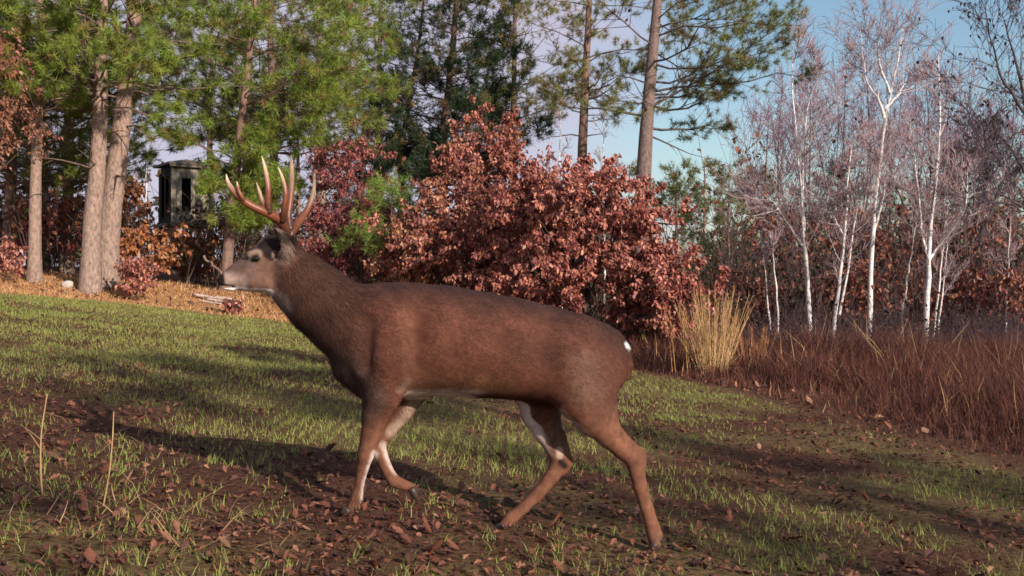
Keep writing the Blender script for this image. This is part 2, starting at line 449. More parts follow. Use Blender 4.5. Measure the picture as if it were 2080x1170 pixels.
def build_sdf(vox=0.0075):
    allp = np.array([DW(a, b, c) for ch in CH.values() for a, b, c, _, _ in ch])
    lo = allp.min(0) - np.array([.12, .30, .10]); hi = allp.max(0) + np.array([.25, .30, .28])
    n = np.ceil((hi - lo) / vox).astype(int)
    G = np.full(n, 0.2, np.float32)
    ax = [(lo[k] + vox * np.arange(n[k])).astype(np.float32) for k in range(3)]
    def chain(nodes):
        pts = [DW(a, b, c) for a, b, c, _, _ in nodes]
        hs = [h * (DY0 + c) / F for a, b, c, h, w in nodes]; ws = [w * (DY0 + c) / F for a, b, c, h, w in nodes]
        P = np.array(pts); m = max(max(hs), max(ws)) + 0.07
        i0 = np.clip(((P.min(0) - m - lo) / vox).astype(int), 0, n - 1); i1 = np.clip(((P.max(0) + m - lo) / vox).astype(int) + 1, 1, n)
        S = tuple(slice(a, b) for a, b in zip(i0, i1))
        x, y, z = np.meshgrid(ax[0][S[0]], ax[1][S[1]], ax[2][S[2]], indexing='ij')
        best = np.full(x.shape, 0.3, np.float32)
        for k in range(len(P) - 1):
            A, B = P[k], P[k + 1]; ab = B - A
            t = np.clip(((x - A[0]) * ab[0] + (y - A[1]) * ab[1] + (z - A[2]) * ab[2]) / (ab @ ab), 0, 1)
            ux = x - A[0] - t * ab[0]; uy = y - A[1] - t * ab[1]; uz = z - A[2] - t * ab[2]
            h = hs[k] + (hs[k + 1] - hs[k]) * t; w = ws[k] + (ws[k + 1] - ws[k]) * t
            u2 = ux * ux + uz * uz; v2 = uy * uy
            k0 = np.sqrt(u2 / h ** 2 + v2 / w ** 2); k1 = np.sqrt(u2 / h ** 4 + v2 / w ** 4) + 1e-6
            d = np.where(k0 < 1e-3, -np.minimum(h, w), k0 * (k0 - 1) / k1)
            if k == 0: best = d
            else:
                kk = 0.008; hh = np.maximum(kk - np.abs(best - d), 0) / kk
                best = np.minimum(best, d) - hh * hh * kk * 0.25
        return S, best
    for name, nodes in CH.items():
        S, d = chain(nodes); kk = KS[name]; g = G[S]
        hh = np.maximum(kk - np.abs(g - d), 0) / kk
        G[S] = np.minimum(g, d) - hh * hh * kk * 0.25
    def carve(nodes, kk):
        S, d = chain(nodes); g = G[S]; a, b = g, -d
        hh = np.maximum(kk - np.abs(a - b), 0) / kk
        G[S] = np.maximum(a, b) + hh * hh * kk * 0.25
    carve([(562, 515, -.078, 10, 10), (560, 497, -.098, 14, 9), (557, 478, -.112, 8, 6)], .006)
    carve([(842, 640, -.205, 9, 8), (836, 700, -.215, 9, 8), (828, 770, -.205, 8, 8)], .05)
    carve([(1105, 690, -.205, 14, 8), (1100, 760, -.205, 14, 8)], .06)
    carve([(1262, 890, -.125, 5, 5), (1290, 918, -.12, 5, 4)], .02)
    carve([(742, 660, -.175, 12, 8), (738, 740, -.165, 12, 8)], .05)
    carve([(551, 503, .08, 8, 9), (547, 488, .10, 11, 8), (542, 477, .112, 6, 5)], .006)
    carve([(440, 583, 0, 1.6, 40), (478, 582, 0, 1.6, 40)], .004)               # the mouth line
    carve([(445, 564, -.022, 3.2, 3), (447, 564, -.03, 3, 3)], .004)             # nostril
    carve([(820, 795, -.15, 9, 8), (812, 815, -.14, 8, 8)], .03)                 # behind the elbow
    # naive surface nets
    ins = G < 0
    c = np.stack([ins[i:n[0] - 1 + i, j:n[1] - 1 + j, k:n[2] - 1 + k] for i in (0, 1) for j in (0, 1) for k in (0, 1)])
    s = c.sum(0); act = (s > 0) & (s < 8)
    I = np.argwhere(act); vid = np.full(act.shape, -1, np.int32); vid[act] = np.arange(len(I))
    acc = np.zeros((len(I), 3)); cnt = np.zeros(len(I))
    cor = [(i, j, k) for i in (0, 1) for j in (0, 1) for k in (0, 1)]
    val = {q: G[I[:, 0] + q[0], I[:, 1] + q[1], I[:, 2] + q[2]] for q in cor}
    for a in cor:
        for axis in range(3):
            if a[axis]: continue
            b = tuple(1 if m == axis else a[m] for m in range(3))
            va, vb = val[a], val[b]; cr = (va < 0) != (vb < 0)
            t = va / np.where(cr, va - vb, 1)
            p = np.tile(np.array(a, float), (len(I), 1)); p[:, axis] += t
            acc[cr] += p[cr]; cnt[cr] += 1
    V = lo + vox * (I + acc / np.maximum(cnt, 1)[:, None])
    quads = []
    for axis in range(3):
        o1, o2 = [m for m in range(3) if m != axis]
        sl = [slice(1, n[m] - 1) for m in range(3)]; sl[axis] = slice(0, n[axis] - 1)
        sl2 = list(sl); sl2[axis] = slice(1, n[axis])
        A, B = ins[tuple(sl)], ins[tuple(sl2)]
        E = np.argwhere(A != B); off = np.array([1, 1, 1]); off[axis] = 0; E = E + off
        flip = ins[E[:, 0], E[:, 1], E[:, 2]]
        e1 = np.zeros(3, int); e1[o1] = 1; e2 = np.zeros(3, int); e2[o2] = 1
        g = lambda d: vid[tuple((E - d).T)]
        Q = np.stack([g(e1 * 0), g(e1), g(e1 + e2), g(e2)], -1)
        fl = flip if axis != 1 else ~flip
        Q[~fl] = Q[~fl][:, ::-1]
        quads.append(Q)
    Q = np.concatenate(quads)
    # relax a little so the voxel steps vanish
    ed = np.concatenate([Q[:, [0, 1]], Q[:, [1, 2]], Q[:, [2, 3]], Q[:, [3, 0]]])
    for it in range(3):
        sm = np.zeros_like(V); ct = np.zeros(len(V))
        for m in range(3):
            sm[:, m] = np.bincount(ed[:, 0], V[ed[:, 1], m], len(V)) + np.bincount(ed[:, 1], V[ed[:, 0], m], len(V))
        ct = np.bincount(ed[:, 0], minlength=len(V)) + np.bincount(ed[:, 1], minlength=len(V))
        V = V * 0.5 + 0.5 * sm / np.maximum(ct, 1)[:, None]
    return V, np.concatenate([Q[:, [0, 1, 2]], Q[:, [0, 2, 3]]])

DV, DF = build_sdf()
fn = np.cross(DV[DF[:, 1]] - DV[DF[:, 0]], DV[DF[:, 2]] - DV[DF[:, 0]])
cen = DV.mean(0)
vn = np.zeros_like(DV)
for m in range(3):
    for k in range(3):
        vn[:, m] += np.bincount(DF[:, k], fn[:, m], len(DV))
vn = nrm(vn)
if np.mean(np.sum(vn * (DV - cen), -1)) < 0:      # outward winding
    DF = DF[:, ::-1]; vn = -vn
du = 1040 + F * DV[:, 0] / DV[:, 1]; dv = 585 - F * (DV[:, 2] - CAMZ) / DV[:, 1]; ddy = DV[:, 1] - DY0

def pdist(pts):
    """pixel distance of every deer vertex to a polyline given in photograph pixels"""
    d = np.full(len(du), 1e9)
    P = np.array(pts, float)
    for a, b in zip(P[:-1], P[1:]):
        ab = b - a; t = np.clip(((du - a[0]) * ab[0] + (dv - a[1]) * ab[1]) / max(ab @ ab, 1e-9), 0, 1)
        d = np.minimum(d, np.hypot(du - a[0] - t * ab[0], dv - a[1] - t * ab[1]))
    return d

def paint(C, m, c):
    m = np.clip(m, 0, 1)[:, None]
    return C * (1 - m) + np.array(c) * m

BODY = (0.098, 0.038, 0.024); BACK = (0.044, 0.022, 0.017); NECK = (0.074, 0.037, 0.026); FACE = (0.150, 0.085, 0.060)
LEGC = (0.150, 0.068, 0.041); WHITE = (0.55, 0.46, 0.42); DARK = (0.018, 0.012, 0.010); CREAM = (0.40, 0.30, 0.235)
DC = np.tile(np.array(BODY), (len(DV), 1))
nz = vnoise(DV[:, 0] * 1 + DV[:, 1] * 0.7, DV[:, 2] + DV[:, 1] * 0.5, 0.06, 11); nzf = vnoise(DV[:, 0] + DV[:, 1], DV[:, 2], 0.016, 12)
DC = paint(DC, sstep(70, 0, dv - np.interp(du, [560, 700, 780, 900, 1050, 1200, 1280], [480, 556, 572, 582, 604, 645, 700])) * 0.9, BACK)
nzb = vnoise(DV[:, 0] + 3, DV[:, 2] + DV[:, 1] * .3, 0.16, 21)
DC = paint(DC, sstep(.5, .85, nzb) * .35, BACK)
DC = paint(DC, sstep(790, 660, du) * 0.85, NECK)
DC = paint(DC, sstep(0.62, 0.8, nz) * sstep(850, 700, du) * 0.5, BACK)
DC = paint(DC, sstep(570, 545, du), FACE)
DC = paint(DC, sstep(60, 25, pdist([(690, 745), (720, 790), (745, 812)])) * 0.75, (0.07, 0.045, 0.036))     # dark brisket
DC = paint(DC, sstep(830, 900, dv) * 0.9, LEGC)
DC = paint(DC, sstep(780, 850, dv) * sstep(1120, 1200, du) * 0.55, LEGC)
DC = paint(DC, sstep(60, 5, pdist([(1190, 745), (1192, 790)])) * 0.13, CREAM)  # soft highlight painted on the thigh
DC = paint(DC, sstep(34, 8, pdist([(1222, 840), (1262, 800)])) * 0.35, BACK)
DC = paint(DC, sstep(40, 8, pdist([(850, 770), (900, 785), (1020, 785)])) * 0.22, (0.22, 0.12, 0.06))
DC = paint(DC, sstep(30, 6, pdist([(822, 640), (832, 700), (830, 770)])) * 0.30, (0.19, 0.09, 0.055))  # highlight painted along the groove behind the shoulder
DC = paint(DC, sstep(45, 10, pdist([(735, 690), (755, 760)])) * 0.35, BACK)
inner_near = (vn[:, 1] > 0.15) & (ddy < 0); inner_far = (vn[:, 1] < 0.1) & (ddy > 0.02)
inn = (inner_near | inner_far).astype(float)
# belly, groin and the insides of the legs are white
DC = paint(DC, sstep(-0.6, -0.95, vn[:, 2]) * sstep(785, 800, dv) * sstep(845, 830, dv) * sstep(800, 820, du) * sstep(1000, 950, du), WHITE)
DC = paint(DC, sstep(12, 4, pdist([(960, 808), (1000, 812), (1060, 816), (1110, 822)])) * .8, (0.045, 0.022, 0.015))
DC = paint(DC, sstep(9, 4, pdist([(828, 805), (870, 804), (930, 808), (962, 812)])), (0.72, 0.64, 0.60))
DC = paint(DC, inn * sstep(775, 800, dv) * sstep(945, 880, dv) * ((du > 1040) & (du < 1300)) * sstep(24, 6, pdist([(1064, 815), (1084, 871), (1106, 925)])) * .9, (0.58, 0.48, 0.43))
DC = paint(DC, inner_far * sstep(800, 815, dv) * sstep(930, 900, dv) * sstep(14, 26, pdist([(1066, 815), (1086, 871), (1108, 925)])) * ((du > 1060) & (du < 1180)), (0.11, 0.055, 0.04))  # rest of the far hind's inner side darkened for the shadow on it
DC = paint(DC, inner_near * sstep(800, 820, dv) * sstep(930, 900, dv) * (du > 1120), WHITE)
DC = paint(DC, sstep(9, 3, pdist([(1140, 835), (1160, 856), (1190, 882), (1232, 919)])) * 0.7, CREAM)
DC = paint(DC, inn * sstep(795, 815, dv) * sstep(905, 875, dv) * ((du > 780) & (du < 870)) * sstep(20, 2, pdist([(842, 812), (820, 852), (795, 880)])) * .65, CREAM)
DC = paint(DC, sstep(11, 2, pdist([(761, 922), (751, 950), (741, 985), (738, 1012)])) * 0.8, WHITE)        # back of the near fore cannon
DC = paint(DC, sstep(12, 2, pdist([(779, 905), (793, 938), (804, 957)])) * (ddy > 0.03) * 0.65, WHITE)
DC = paint(DC, sstep(12, 5, pdist([(826, 775), (812, 792)])) * 0.22, CREAM)
# hocks
DC = paint(DC, sstep(9, 4, pdist([(1140, 938), (1146, 946)])) * (ddy > 0), DARK)
DC = paint(DC, sstep(10, 5, pdist([(1136, 915), (1137, 925)])) * (ddy > 0) * 0.8, CREAM)
# lower leg tops
DC = paint(DC, sstep(1070, 1095, dv) * (du > 1250) * 0.5, (0.12, 0.07, 0.05))
# head markings
DC = paint(DC, sstep(22, 8, pdist([(470, 545), (500, 522), (530, 500)])) * 0.6, (0.085, 0.06, 0.052))
DC = paint(DC, sstep(16, 11, pdist([(536, 504), (552, 486), (553, 517), (540, 508)])) * 0.97, DARK)  # dark temple hair, with the ear's cast shadow painted into it
DC = paint(DC, sstep(13, 7, pdist([(513, 519), (523, 516)])) * .38, CREAM)
DC = paint(DC, sstep(10, 7.5, pdist([(519, 526), (520, 526)])) * .85, (0.05, 0.035, 0.028))
DC = paint(DC, sstep(15, 7, pdist([(508, 541), (507, 560)])) * 0.5, (0.15, 0.11, 0.10))
DC = paint(DC, sstep(24, 6, pdist([(464, 568), (488, 574)])) * 0.8, (0.38, 0.28, 0.235))
DC = paint(DC, sstep(13, 8, pdist([(445, 562), (447, 577)])), DARK)
DC = paint(DC, sstep(4.5, 1.5, pdist([(450, 581), (476, 583)])) * 0.95, DARK)
DC = paint(DC, sstep(8, 4, pdist([(460, 587), (478, 588), (505, 591), (550, 594)])), (0.75, 0.68, 0.64))
DC = paint(DC, sstep(26, 10, pdist([(562, 606), (570, 620)])) * 0.4, (0.34, 0.27, 0.25))
# ears: tan back, insides and far ear painted dark for shade
em = (sstep(23, 17, pdist([(572, 515), (571, 492), (562, 470)])) * (np.abs(ddy) > 0.05))
DC = paint(DC, em * 0.85, (0.24, 0.165, 0.13))
DC = paint(DC, sstep(14, 10, pdist([(559, 513), (557, 496), (556, 474)])) * (ddy < -0.05) * (vn[:, 0] < 0.15), DARK)
DC = paint(DC, (ddy > 0.06) * (du < 590) * (dv < 515) * (du > 530), DARK)
DC = paint(DC, sstep(7, 3, pdist([(569, 515), (573, 518)])) * (ddy < 0) * 0.7, CREAM)
DC = paint(DC, sstep(16, 8, pdist([(580, 478), (590, 480)])) * 0.9, DARK)
# tail
DC = paint(DC, sstep(5, 2, pdist([(1272, 698), (1274, 704)])) * .9, (0.7, 0.72, 0.72))
DC = DC * (0.80 + 0.40 * nzf[:, None]) * (0.82 + 0.36 * nz[:, None])
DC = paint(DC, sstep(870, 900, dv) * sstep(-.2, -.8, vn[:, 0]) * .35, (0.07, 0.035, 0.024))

deer = empty('deer', (0.0, DY0, gz(0.0, DY0)), 'brown whitetail buck with tall antlers walking across the grass', 'deer')
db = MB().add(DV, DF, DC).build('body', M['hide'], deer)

def add_fur(n=145000):
    r = np.random.default_rng(5)
    A = 0.5 * np.linalg.norm(fn, axis=1); cum = np.cumsum(A); cum /= cum[-1]
    k = np.searchsorted(cum, r.random(n)); b = r.dirichlet((1, 1, 1), n)
    tri_ = DF[k]
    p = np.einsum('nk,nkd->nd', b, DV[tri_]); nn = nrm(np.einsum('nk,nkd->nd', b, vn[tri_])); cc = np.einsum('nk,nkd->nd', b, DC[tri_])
    u = 1040 + F * p[:, 0] / p[:, 1]; v = 585 - F * (p[:, 2] - CAMZ) / p[:, 1]
    leg = sstep(815, 870, v); headm = sstep(575, 540, u)
    flow = np.stack([0.8 - 0.7 * leg, np.zeros(n), -0.45 - 0.75 * leg + 0.15 * headm], -1)
    nk = sstep(780, 690, u) * (1 - headm); flow[:, 2] -= 0.5 * nk
    flow += r.normal(size=(n, 3)) * 0.16
    flow = nrm(flow - nn * np.sum(flow * nn, -1, keepdims=True))
    L = 0.020 + 0.014 * nk - 0.008 * leg - 0.013 * headm
    L = np.maximum(L + 0.012 * sstep(0.3, 0.0, np.abs((u - 720) / 200)) * sstep(720, 790, v) * (1 - leg), 0.006) * r.uniform(0.6, 1.25, n)
    lift = 0.16 + 0.10 * nk + r.uniform(-0.05, 0.1, n)
    side = np.cross(nn, flow)
    wd = (0.0028 - 0.0009 * headm) * r.uniform(0.6, 1.2, n)
    p0 = p - nn * 0.002
    tip = p0 + flow * L[:, None] + nn * (lift * L)[:, None]
    V = np.stack([p0 - side * wd[:, None] * .5, p0 + side * wd[:, None] * .5, tip], 1).reshape(-1, 3)
    b_ = r.uniform(0.72, 1.22, (n, 1)); c0 = cc * b_; c1 = cc * b_ * r.choice([0.7, 1.0, 1.3], (n, 1), p=[.3, .5, .2])
    C_ = np.stack([c0, c0, c1], 1).reshape(-1, 3)
    return MB().add(V, np.arange(len(V)).reshape(-1, 3), C_).build('fur', M['fur'], deer, smooth=False, kind='stuff')
add_fur()

def catmull(P, n):
    P = np.array(P, float); Q = np.vstack([2 * P[0] - P[1], P, 2 * P[-1] - P[-2]])
    t = np.linspace(0, len(P) - 1 - 1e-6, n); k = t.astype(int); f = (t - k)[:, None]
    a, b, c, d = Q[k], Q[k + 1], Q[k + 2], Q[k + 3]
    return 0.5 * (2 * b + (c - a) * f + (2 * a - 5 * b + 4 * c - d) * f ** 2 + (3 * b - a - 3 * c + d) * f ** 3)

BASEC = np.array((0.05, 0.018, 0.009)); MIDC = np.array((0.165, 0.054, 0.024)); TIPC = np.array((0.66, 0.50, 0.32))
def antler(name, beams):
    mb = MB()
    for pts, rr, tipstart in beams:
        pix = catmull([p for p in pts], 26); P = np.array([DW(a, b, c) for a, b, c in pix])
        R = np.interp(np.linspace(0, 1, 26), np.linspace(0, 1, len(rr)), rr) * DY0 / F * .9
        R = R * (1 + 0.05 * np.sin(np.arange(26) * 2.3))
        V, T_ = tubes(P, R, 12, cap=True)
        t = np.concatenate([np.repeat(np.linspace(0, 1, 26), 12), [0, 1]])[:, None]
        m = sstep(tipstart, 1.0, t)
        b = sstep(0.0, 0.5, t)
        C_ = (BASEC * (1 - b) + MIDC * b) * (1 - m) + TIPC * m
        mb.add(V, T_, C_)
    return mb.build(name, M['antler'], deer)

antler('antler', [
    ([(584, 484, -.035), (578, 464, -.05), (567, 447, -.075), (538, 431, -.12), (502, 413, -.15), (475, 389, -.15), (463, 370, -.13), (459.5, 354, -.115)], [8.5, 10.5, 10.5, 9.5, 8.5, 7, 4.5, 1.2], .62),
    ([(546, 434, -.115), (544, 412, -.125), (544.5, 380, -.13), (539, 345, -.12), (531.7, 317, -.105)], [8.5, 7.5, 6.2, 4.6, .9], .42),
    ([(573, 450, -.08), (577, 425, -.10), (579.5, 389, -.11), (573, 360, -.10), (564.6, 339, -.09)], [8, 6.5, 5.2, 4, .9], .42),
    ([(499, 414, -.15), (491, 400, -.165), (485, 388, -.17), (481, 369, -.165)], [6.5, 5.6, 4.4, .9], .75),
])
antler('antler', [
    ([(586, 486, .03), (594, 470, .05), (608, 450, .10), (625, 424, .145), (637, 388, .16), (638, 351, .15)], [9, 10, 8.5, 7, 5, 1.0], .55),
    ([(590, 470, .045), (585, 440, .06), (589, 410, .075), (592, 374, .08), (592, 340, .07), (591.5, 315, .06)], [10, 9, 8, 6.8, 5.2, 1.0], .4),
    ([(592, 462, .05), (570, 446, .10), (546, 428, .15), (534, 412, .17), (527, 390, .17), (521, 370.5, .16)], [8.5, 8, 7, 6, 4.3, .9], .5),
])
def ball(c, r, nu=16, nv_=10, sc_=(1, 1, 1)):
    a = np.linspace(0, 2 * np.pi, nu, endpoint=False); b = np.linspace(0, np.pi, nv_)
    A, B = np.meshgrid(a, b); P = np.stack([np.cos(A) * np.sin(B) * sc_[0], np.sin(A) * np.sin(B) * sc_[1], np.cos(B) * sc_[2]], -1) * r
    idx = np.arange(nu * nv_).reshape(nv_, nu); i1 = np.roll(idx, -1, 1)
    f = np.concatenate([np.stack([idx[:-1], idx[1:], i1[1:]], -1).reshape(-1, 3), np.stack([idx[:-1], i1[1:], i1[:-1]], -1).reshape(-1, 3)])
    return P.reshape(-1, 3) + np.array(c), f
for s in (-1, 1):
    # rest the eyeball on the modelled skin
    q = np.hypot(du - 519.5, dv - 525.5) + 1e3 * (ddy * s < 0)
    ys_ = DV[q < 4, 1]
    yy = (ys_.min() if s < 0 else ys_.max()) if len(ys_) else DY0 + s * .055
    V, f = ball(W(519.5, 525.5, yy - s * 0.0070), 0.0155, sc_=(1.15, 1, .88))
    MB().add(V, f, (0.01, .008, .006)).build('eye', M['eye'], deer)

def hoof(ank, toe, dy, w=10):
    """two horn toes side by side, wedge shaped"""
    mb = MB(); A = np.array(DW(*ank, dy)); B = np.array(DW(*toe, dy)); ax_ = nrm(B - A); upv = nrm(np.cross(ax_, [0, 1., 0]))
    if upv[2] < 0 and abs(ax_[2]) < .95: upv = -upv
    L = np.linalg.norm(B - A)
    for s in (-1, 1):
        ts = np.linspace(-0.15, 1, 8); P = A + ax_ * (ts * L)[:, None] + np.array([0, 1., 0]) * (s * 0.0115 * (1 - .35 * np.clip(ts, 0, 1)))[:, None]
        R = np.interp(ts, [-.15, 0, .35, .75, 1], [.010, .0165, .017, .0125, .003])
        V, T_ = tubes(P, R, 10, cap=True)
        mb.add(V, T_, (0.045, 0.028, 0.02))
    for s in (-1, 1):                     # dew claws
        c = A - ax_ * 0.022 - upv * 0.018 + np.array([0, s * 0.012, 0])
        V, f = ball(c, 0.0075, 8, 6); mb.add(V, f, (0.03, 0.02, 0.017))
    return mb.build('hoof', M['hoof'], deer)
hoof((709, 1034), (692, 1051), -.08)
hoof((837, 992), (848, 1016), .085)
hoof((1330, 1103), (1320, 1124), -.085)
hoof((1022, 1066), (1000, 1080), .05)
print('deer', len(DV), len(DF), round(time.time() - T0, 1))
# ------------------------------------------------------------------ trees
BARK_RED = (0.20, 0.135, 0.108); BARK_GREY = (0.27, 0.20, 0.165); BARK_DARK = (0.10, 0.07, 0.058)

def trunk_path(path, Yd, H, K=14):
    """trunk centre line through photograph pixels at depth Yd, carried on up to height H"""
    P = [W(a, b, Yd) for a, b in path]
    P[0][2] = gz(P[0][0], Yd) - 0.05
    P = [P[0]] + [p for p in P[1:] if p[2] > P[0][2] + 0.3]
    if len(P) == 1: P.append(P[0] + np.array([0.02, 0, 1.5]))
    top = P[0][2] + H
    d = P[-1] - P[-2]
    if top > P[-1][2] + 0.3:
        P.append(P[-1] + d / max(d[2], .1) * (top - P[-1][2]) * np.array([.6, .6, 1]))
    P = np.array(P); zs = np.linspace(P[0, 2], top, K)
    return np.stack([np.interp(zs, P[:, 2], P[:, 0]), np.interp(zs, P[:, 2], P[:, 1]), zs], -1)

def pine(label, path, Yd, dia, H, t0, blen, nbr, color, seed, group='pine trees along the wood edge', ntw=9, nsub=3, n_need=20, nlen=0.15,
         nwid=0.0100, bark=BARK_GREY, dead=8, bias=None, droop=0.0, coltop=None, size_jit=.25, prof=None, tmax=.985, name='pine_tree', clear=None):
    r = np.random.default_rng(seed)
    P = trunk_path(path, Yd, H)[None]
    R = (dia / 2 * np.interp(np.linspace(0, 1, 14), [0, .06, 1], [1.25, 1.0, .12]))[None]
    root = empty(name, P[0, 0] + [0, 0, .05], label, 'pine tree', group)
    tk = MB(); V, f = tubes(P, R, 12); hz = (V[:, 2] - P[0, 0, 2]) / H
    tk.add(V, f, np.array(bark)[None] * (1 + 0.25 * hz[:, None] * np.array([.7, .1, -.2])[None]))
    t = np.sort(t0 + (tmax - t0) * r.random(nbr) ** 1.7); az = np.arange(nbr) * 2.39996 + r.normal(0, .35, nbr)
    if bias is not None:
        az = np.where(r.random(nbr) < bias[1], bias[0] + r.normal(0, .7, nbr), az)
    rel = (t - t0) / (1 - t0)
    pf = (np.interp(rel, [0, .15, .6, 1], [.75, 1, .8, .18]) if prof is None else np.interp(rel, *prof))
    L = blen * pf * r.uniform(1 - size_jit, 1 + size_jit, nbr)
    B, BR = spawn(P, R, np.zeros(nbr, int), t, r.uniform(1.2, 1.6, nbr), L, r, .22, up=r.uniform(-.14, .24, nbr) - droop, K=6, wig=.16, rmin=.008, az=az)
    V, f = tubes(B, BR, 4); tk.add(V, f, np.array(bark) * .75)
    if dead:
        td = r.uniform(min(.25, t0 * .5), t0 + .1, dead)
        Bd, Rd = spawn(P, R, np.zeros(dead, int), td, r.uniform(1.3, 1.7, dead), r.uniform(.4, 1.0, dead) * blen * .55, r, .16, up=-.08, K=5, wig=.12, rmin=.005)
        V, f = tubes(Bd, Rd, 4); tk.add(V, f, np.array(bark) * .6)
        i = np.repeat(np.arange(dead), 4); Q, QR = spawn(Bd, Rd, i, r.uniform(.3, 1, len(i)), .8, .35, r, .6, K=3, rmin=.004)
        V, f = tubes(Q, QR, 3); tk.add(V, f, np.array(bark) * .55)
    kb = np.where((B[:, 0, 2] < CAMZ + .29 * B[:, 0, 1] + .9) | (r.random(nbr) < .12) | (Yd == 20))[0]
    i = np.repeat(kb, ntw); tt = r.uniform(.15, 1.0, len(i)) ** .7
    Tw, TR = spawn(B, BR, i, tt, r.uniform(.5, 1.0, len(i)), np.maximum(L[i] * (1.15 - tt) * .55, .18) * r.uniform(.6, 1.2, len(i)), r, .55, up=.18, K=2, wig=.12, flat=.5, rmin=.005)
    V, f = tubes(Tw, TR, 3); tk.add(V, f, np.array(bark) * .6)
    i2 = np.repeat(np.arange(len(i)), nsub)
    S, SR = spawn(Tw, TR, i2, r.uniform(.45, 1, len(i2)), r.uniform(.35, .9, len(i2)), r.uniform(.10, .22, len(i2)), r, .7, up=.3, K=3, flat=.3, rmin=.004)
    tp = np.concatenate([S[:, -1], Tw[:, -1], B[:, -1]])
    td = nrm(np.concatenate([S[:, -1] - S[:, -2], Tw[:, -1] - Tw[:, -2], B[:, -1] - B[:, -2]]) + np.array([0, 0, .02]))
    vis = np.full(len(tp), Yd == 20) | (tp[:, 2] < CAMZ + .285 * tp[:, 1] + .3) | (r.random(len(tp)) < .05)
    if clear is not None:
        vis &= ~clear(tp)
    tp, td = tp[vis], td[vis]
    cr = MB()
    cc = jit(color, r, len(tp), .28, .07)
    yel = r.random(len(tp)) < .10
    cc[yel] = jit((0.20, 0.13, 0.045), r, yel.sum(), .2)
    needles(cr, tp, td, int(n_need * (1.6 if Yd < 28 else 1.15)), nlen, nwid, cc, r)
    tk.build('trunk', M['bark'], root)
    cr.build('crown', M['needle'], root, smooth=False, kind='stuff')
    return root

G1 = (0.185, 0.245, 0.040); G2 = (0.155, 0.19, 0.045); GD = (0.045, 0.075, 0.026); GO = (0.18, 0.17, 0.055)

# left stand
pine('slim grey pine trunk standing alone beside the red leaf shrub', [(70, 572), (72, 380), (78, 200)], 21.5, .26, 9, .38, 2.2, 64, G1, 21, n_need=26, nlen=.16, nwid=.0115, dead=5, prof=([0, .1, .6, 1], [.9, 1, .8, .2]))
pine('pine with thick grey trunk pressed against a wider leaning one', [(183, 572), (187, 450), (200, 330), (205, 180), (208, 40)], 21.0, .38, 10, .38, 2.7, 60, G1, 22, n_need=26, nlen=.16, nwid=.0115, dead=5, bias=(3.4, .4))
pine('thickest grey pine, leaning over the slimmer trunk next to it', [(214, 572), (222, 450), (238, 330), (262, 130), (276, 0)], 21.6, .46, 11, .36, 2.6, 46, G1, 23, n_need=26, nlen=.16, nwid=.0115, dead=9, bias=(3.5, .65))
pine('dense leafy pine filling in behind the grey trunks', [(15, 560), (25, 300)], 25, .3, 9.5, .20, 2.9, 80, (0.17, 0.22, 0.042), 24)
pine('leafy pine with low boughs behind the leaning pair', [(135, 555), (140, 300)], 25.5, .3, 9.5, .20, 2.4, 70, (0.17, 0.215, 0.04), 30)
pine('dark pine in the shade deeper behind the grey trunks', [(90, 555), (90, 300)], 31, .3, 9, .08, 2.8, 60, GD, 25, ntw=7, n_need=12, nwid=.016, nlen=.2, dead=0)
pine('orange barked pine rising in front of the box blind', [(456, 552), (470, 430), (488, 270), (505, 120), (517, 0)], 23.0, .24, 10, .15, 2.9, 92, G1, 26, ntw=11, nlen=.165, nwid=.0115, dead=4, bark=BARK_RED, bias=(-.1, .35), prof=([0, .1, .22, .34, .6, 1], [.25, .3, .7, 1, 1, .4]), clear=lambda p: (p[:, 0] > W(296, 0, 23)[0]) & (p[:, 0] < W(428, 0, 23)[0]) & (p[:, 2] < W(0, 300, 23)[2]))
pine('orange barked pine close behind the one by the box blind', [(560, 555), (556, 300), (550, 100), (548, 0)], 25.5, .26, 10.5, .32, 2.8, 76, G2, 27, ntw=11, nlen=.165, nwid=.012, dead=4, bark=BARK_RED)
pine('green pine with a wide crown beside the dark red oak', [(655, 565), (650, 300), (648, 100)], 29, .3, 11, .44, 2.3, 54, G1, 28, ntw=9, nlen=.17, nwid=.013, dead=5)
pine('dull green pine showing between the box blind and the leaning pines', [(428, 555), (426, 300), (430, 100)], 41, .3, 12, .42, 2.6, 46, G2, 29, ntw=7, n_need=12, nwid=.014, dead=6, bark=BARK_RED)
pine('dull green pine between the two orange barked trunks, set back', [(500, 558), (498, 300), (500, 100)], 38, .28, 13, .40, 2.5, 60, (0.10, 0.13, 0.035), 39, ntw=8, nlen=.18, nwid=.015, dead=4, bark=BARK_DARK)
pine('dark low pine closing the gap behind the antlers', [(608, 560), (606, 420)], 32, .2, 6.2, .06, 1.7, 60, GD, 37, ntw=7, n_need=14, nlen=.18, nwid=.014, dead=0)
pine('dark low pine between the dark red oak and the dark evergreens', [(770, 565), (770, 420)], 34, .2, 5.2, .06, 1.5, 50, GD, 38, ntw=7, n_need=14, nlen=.18, nwid=.014, dead=0)
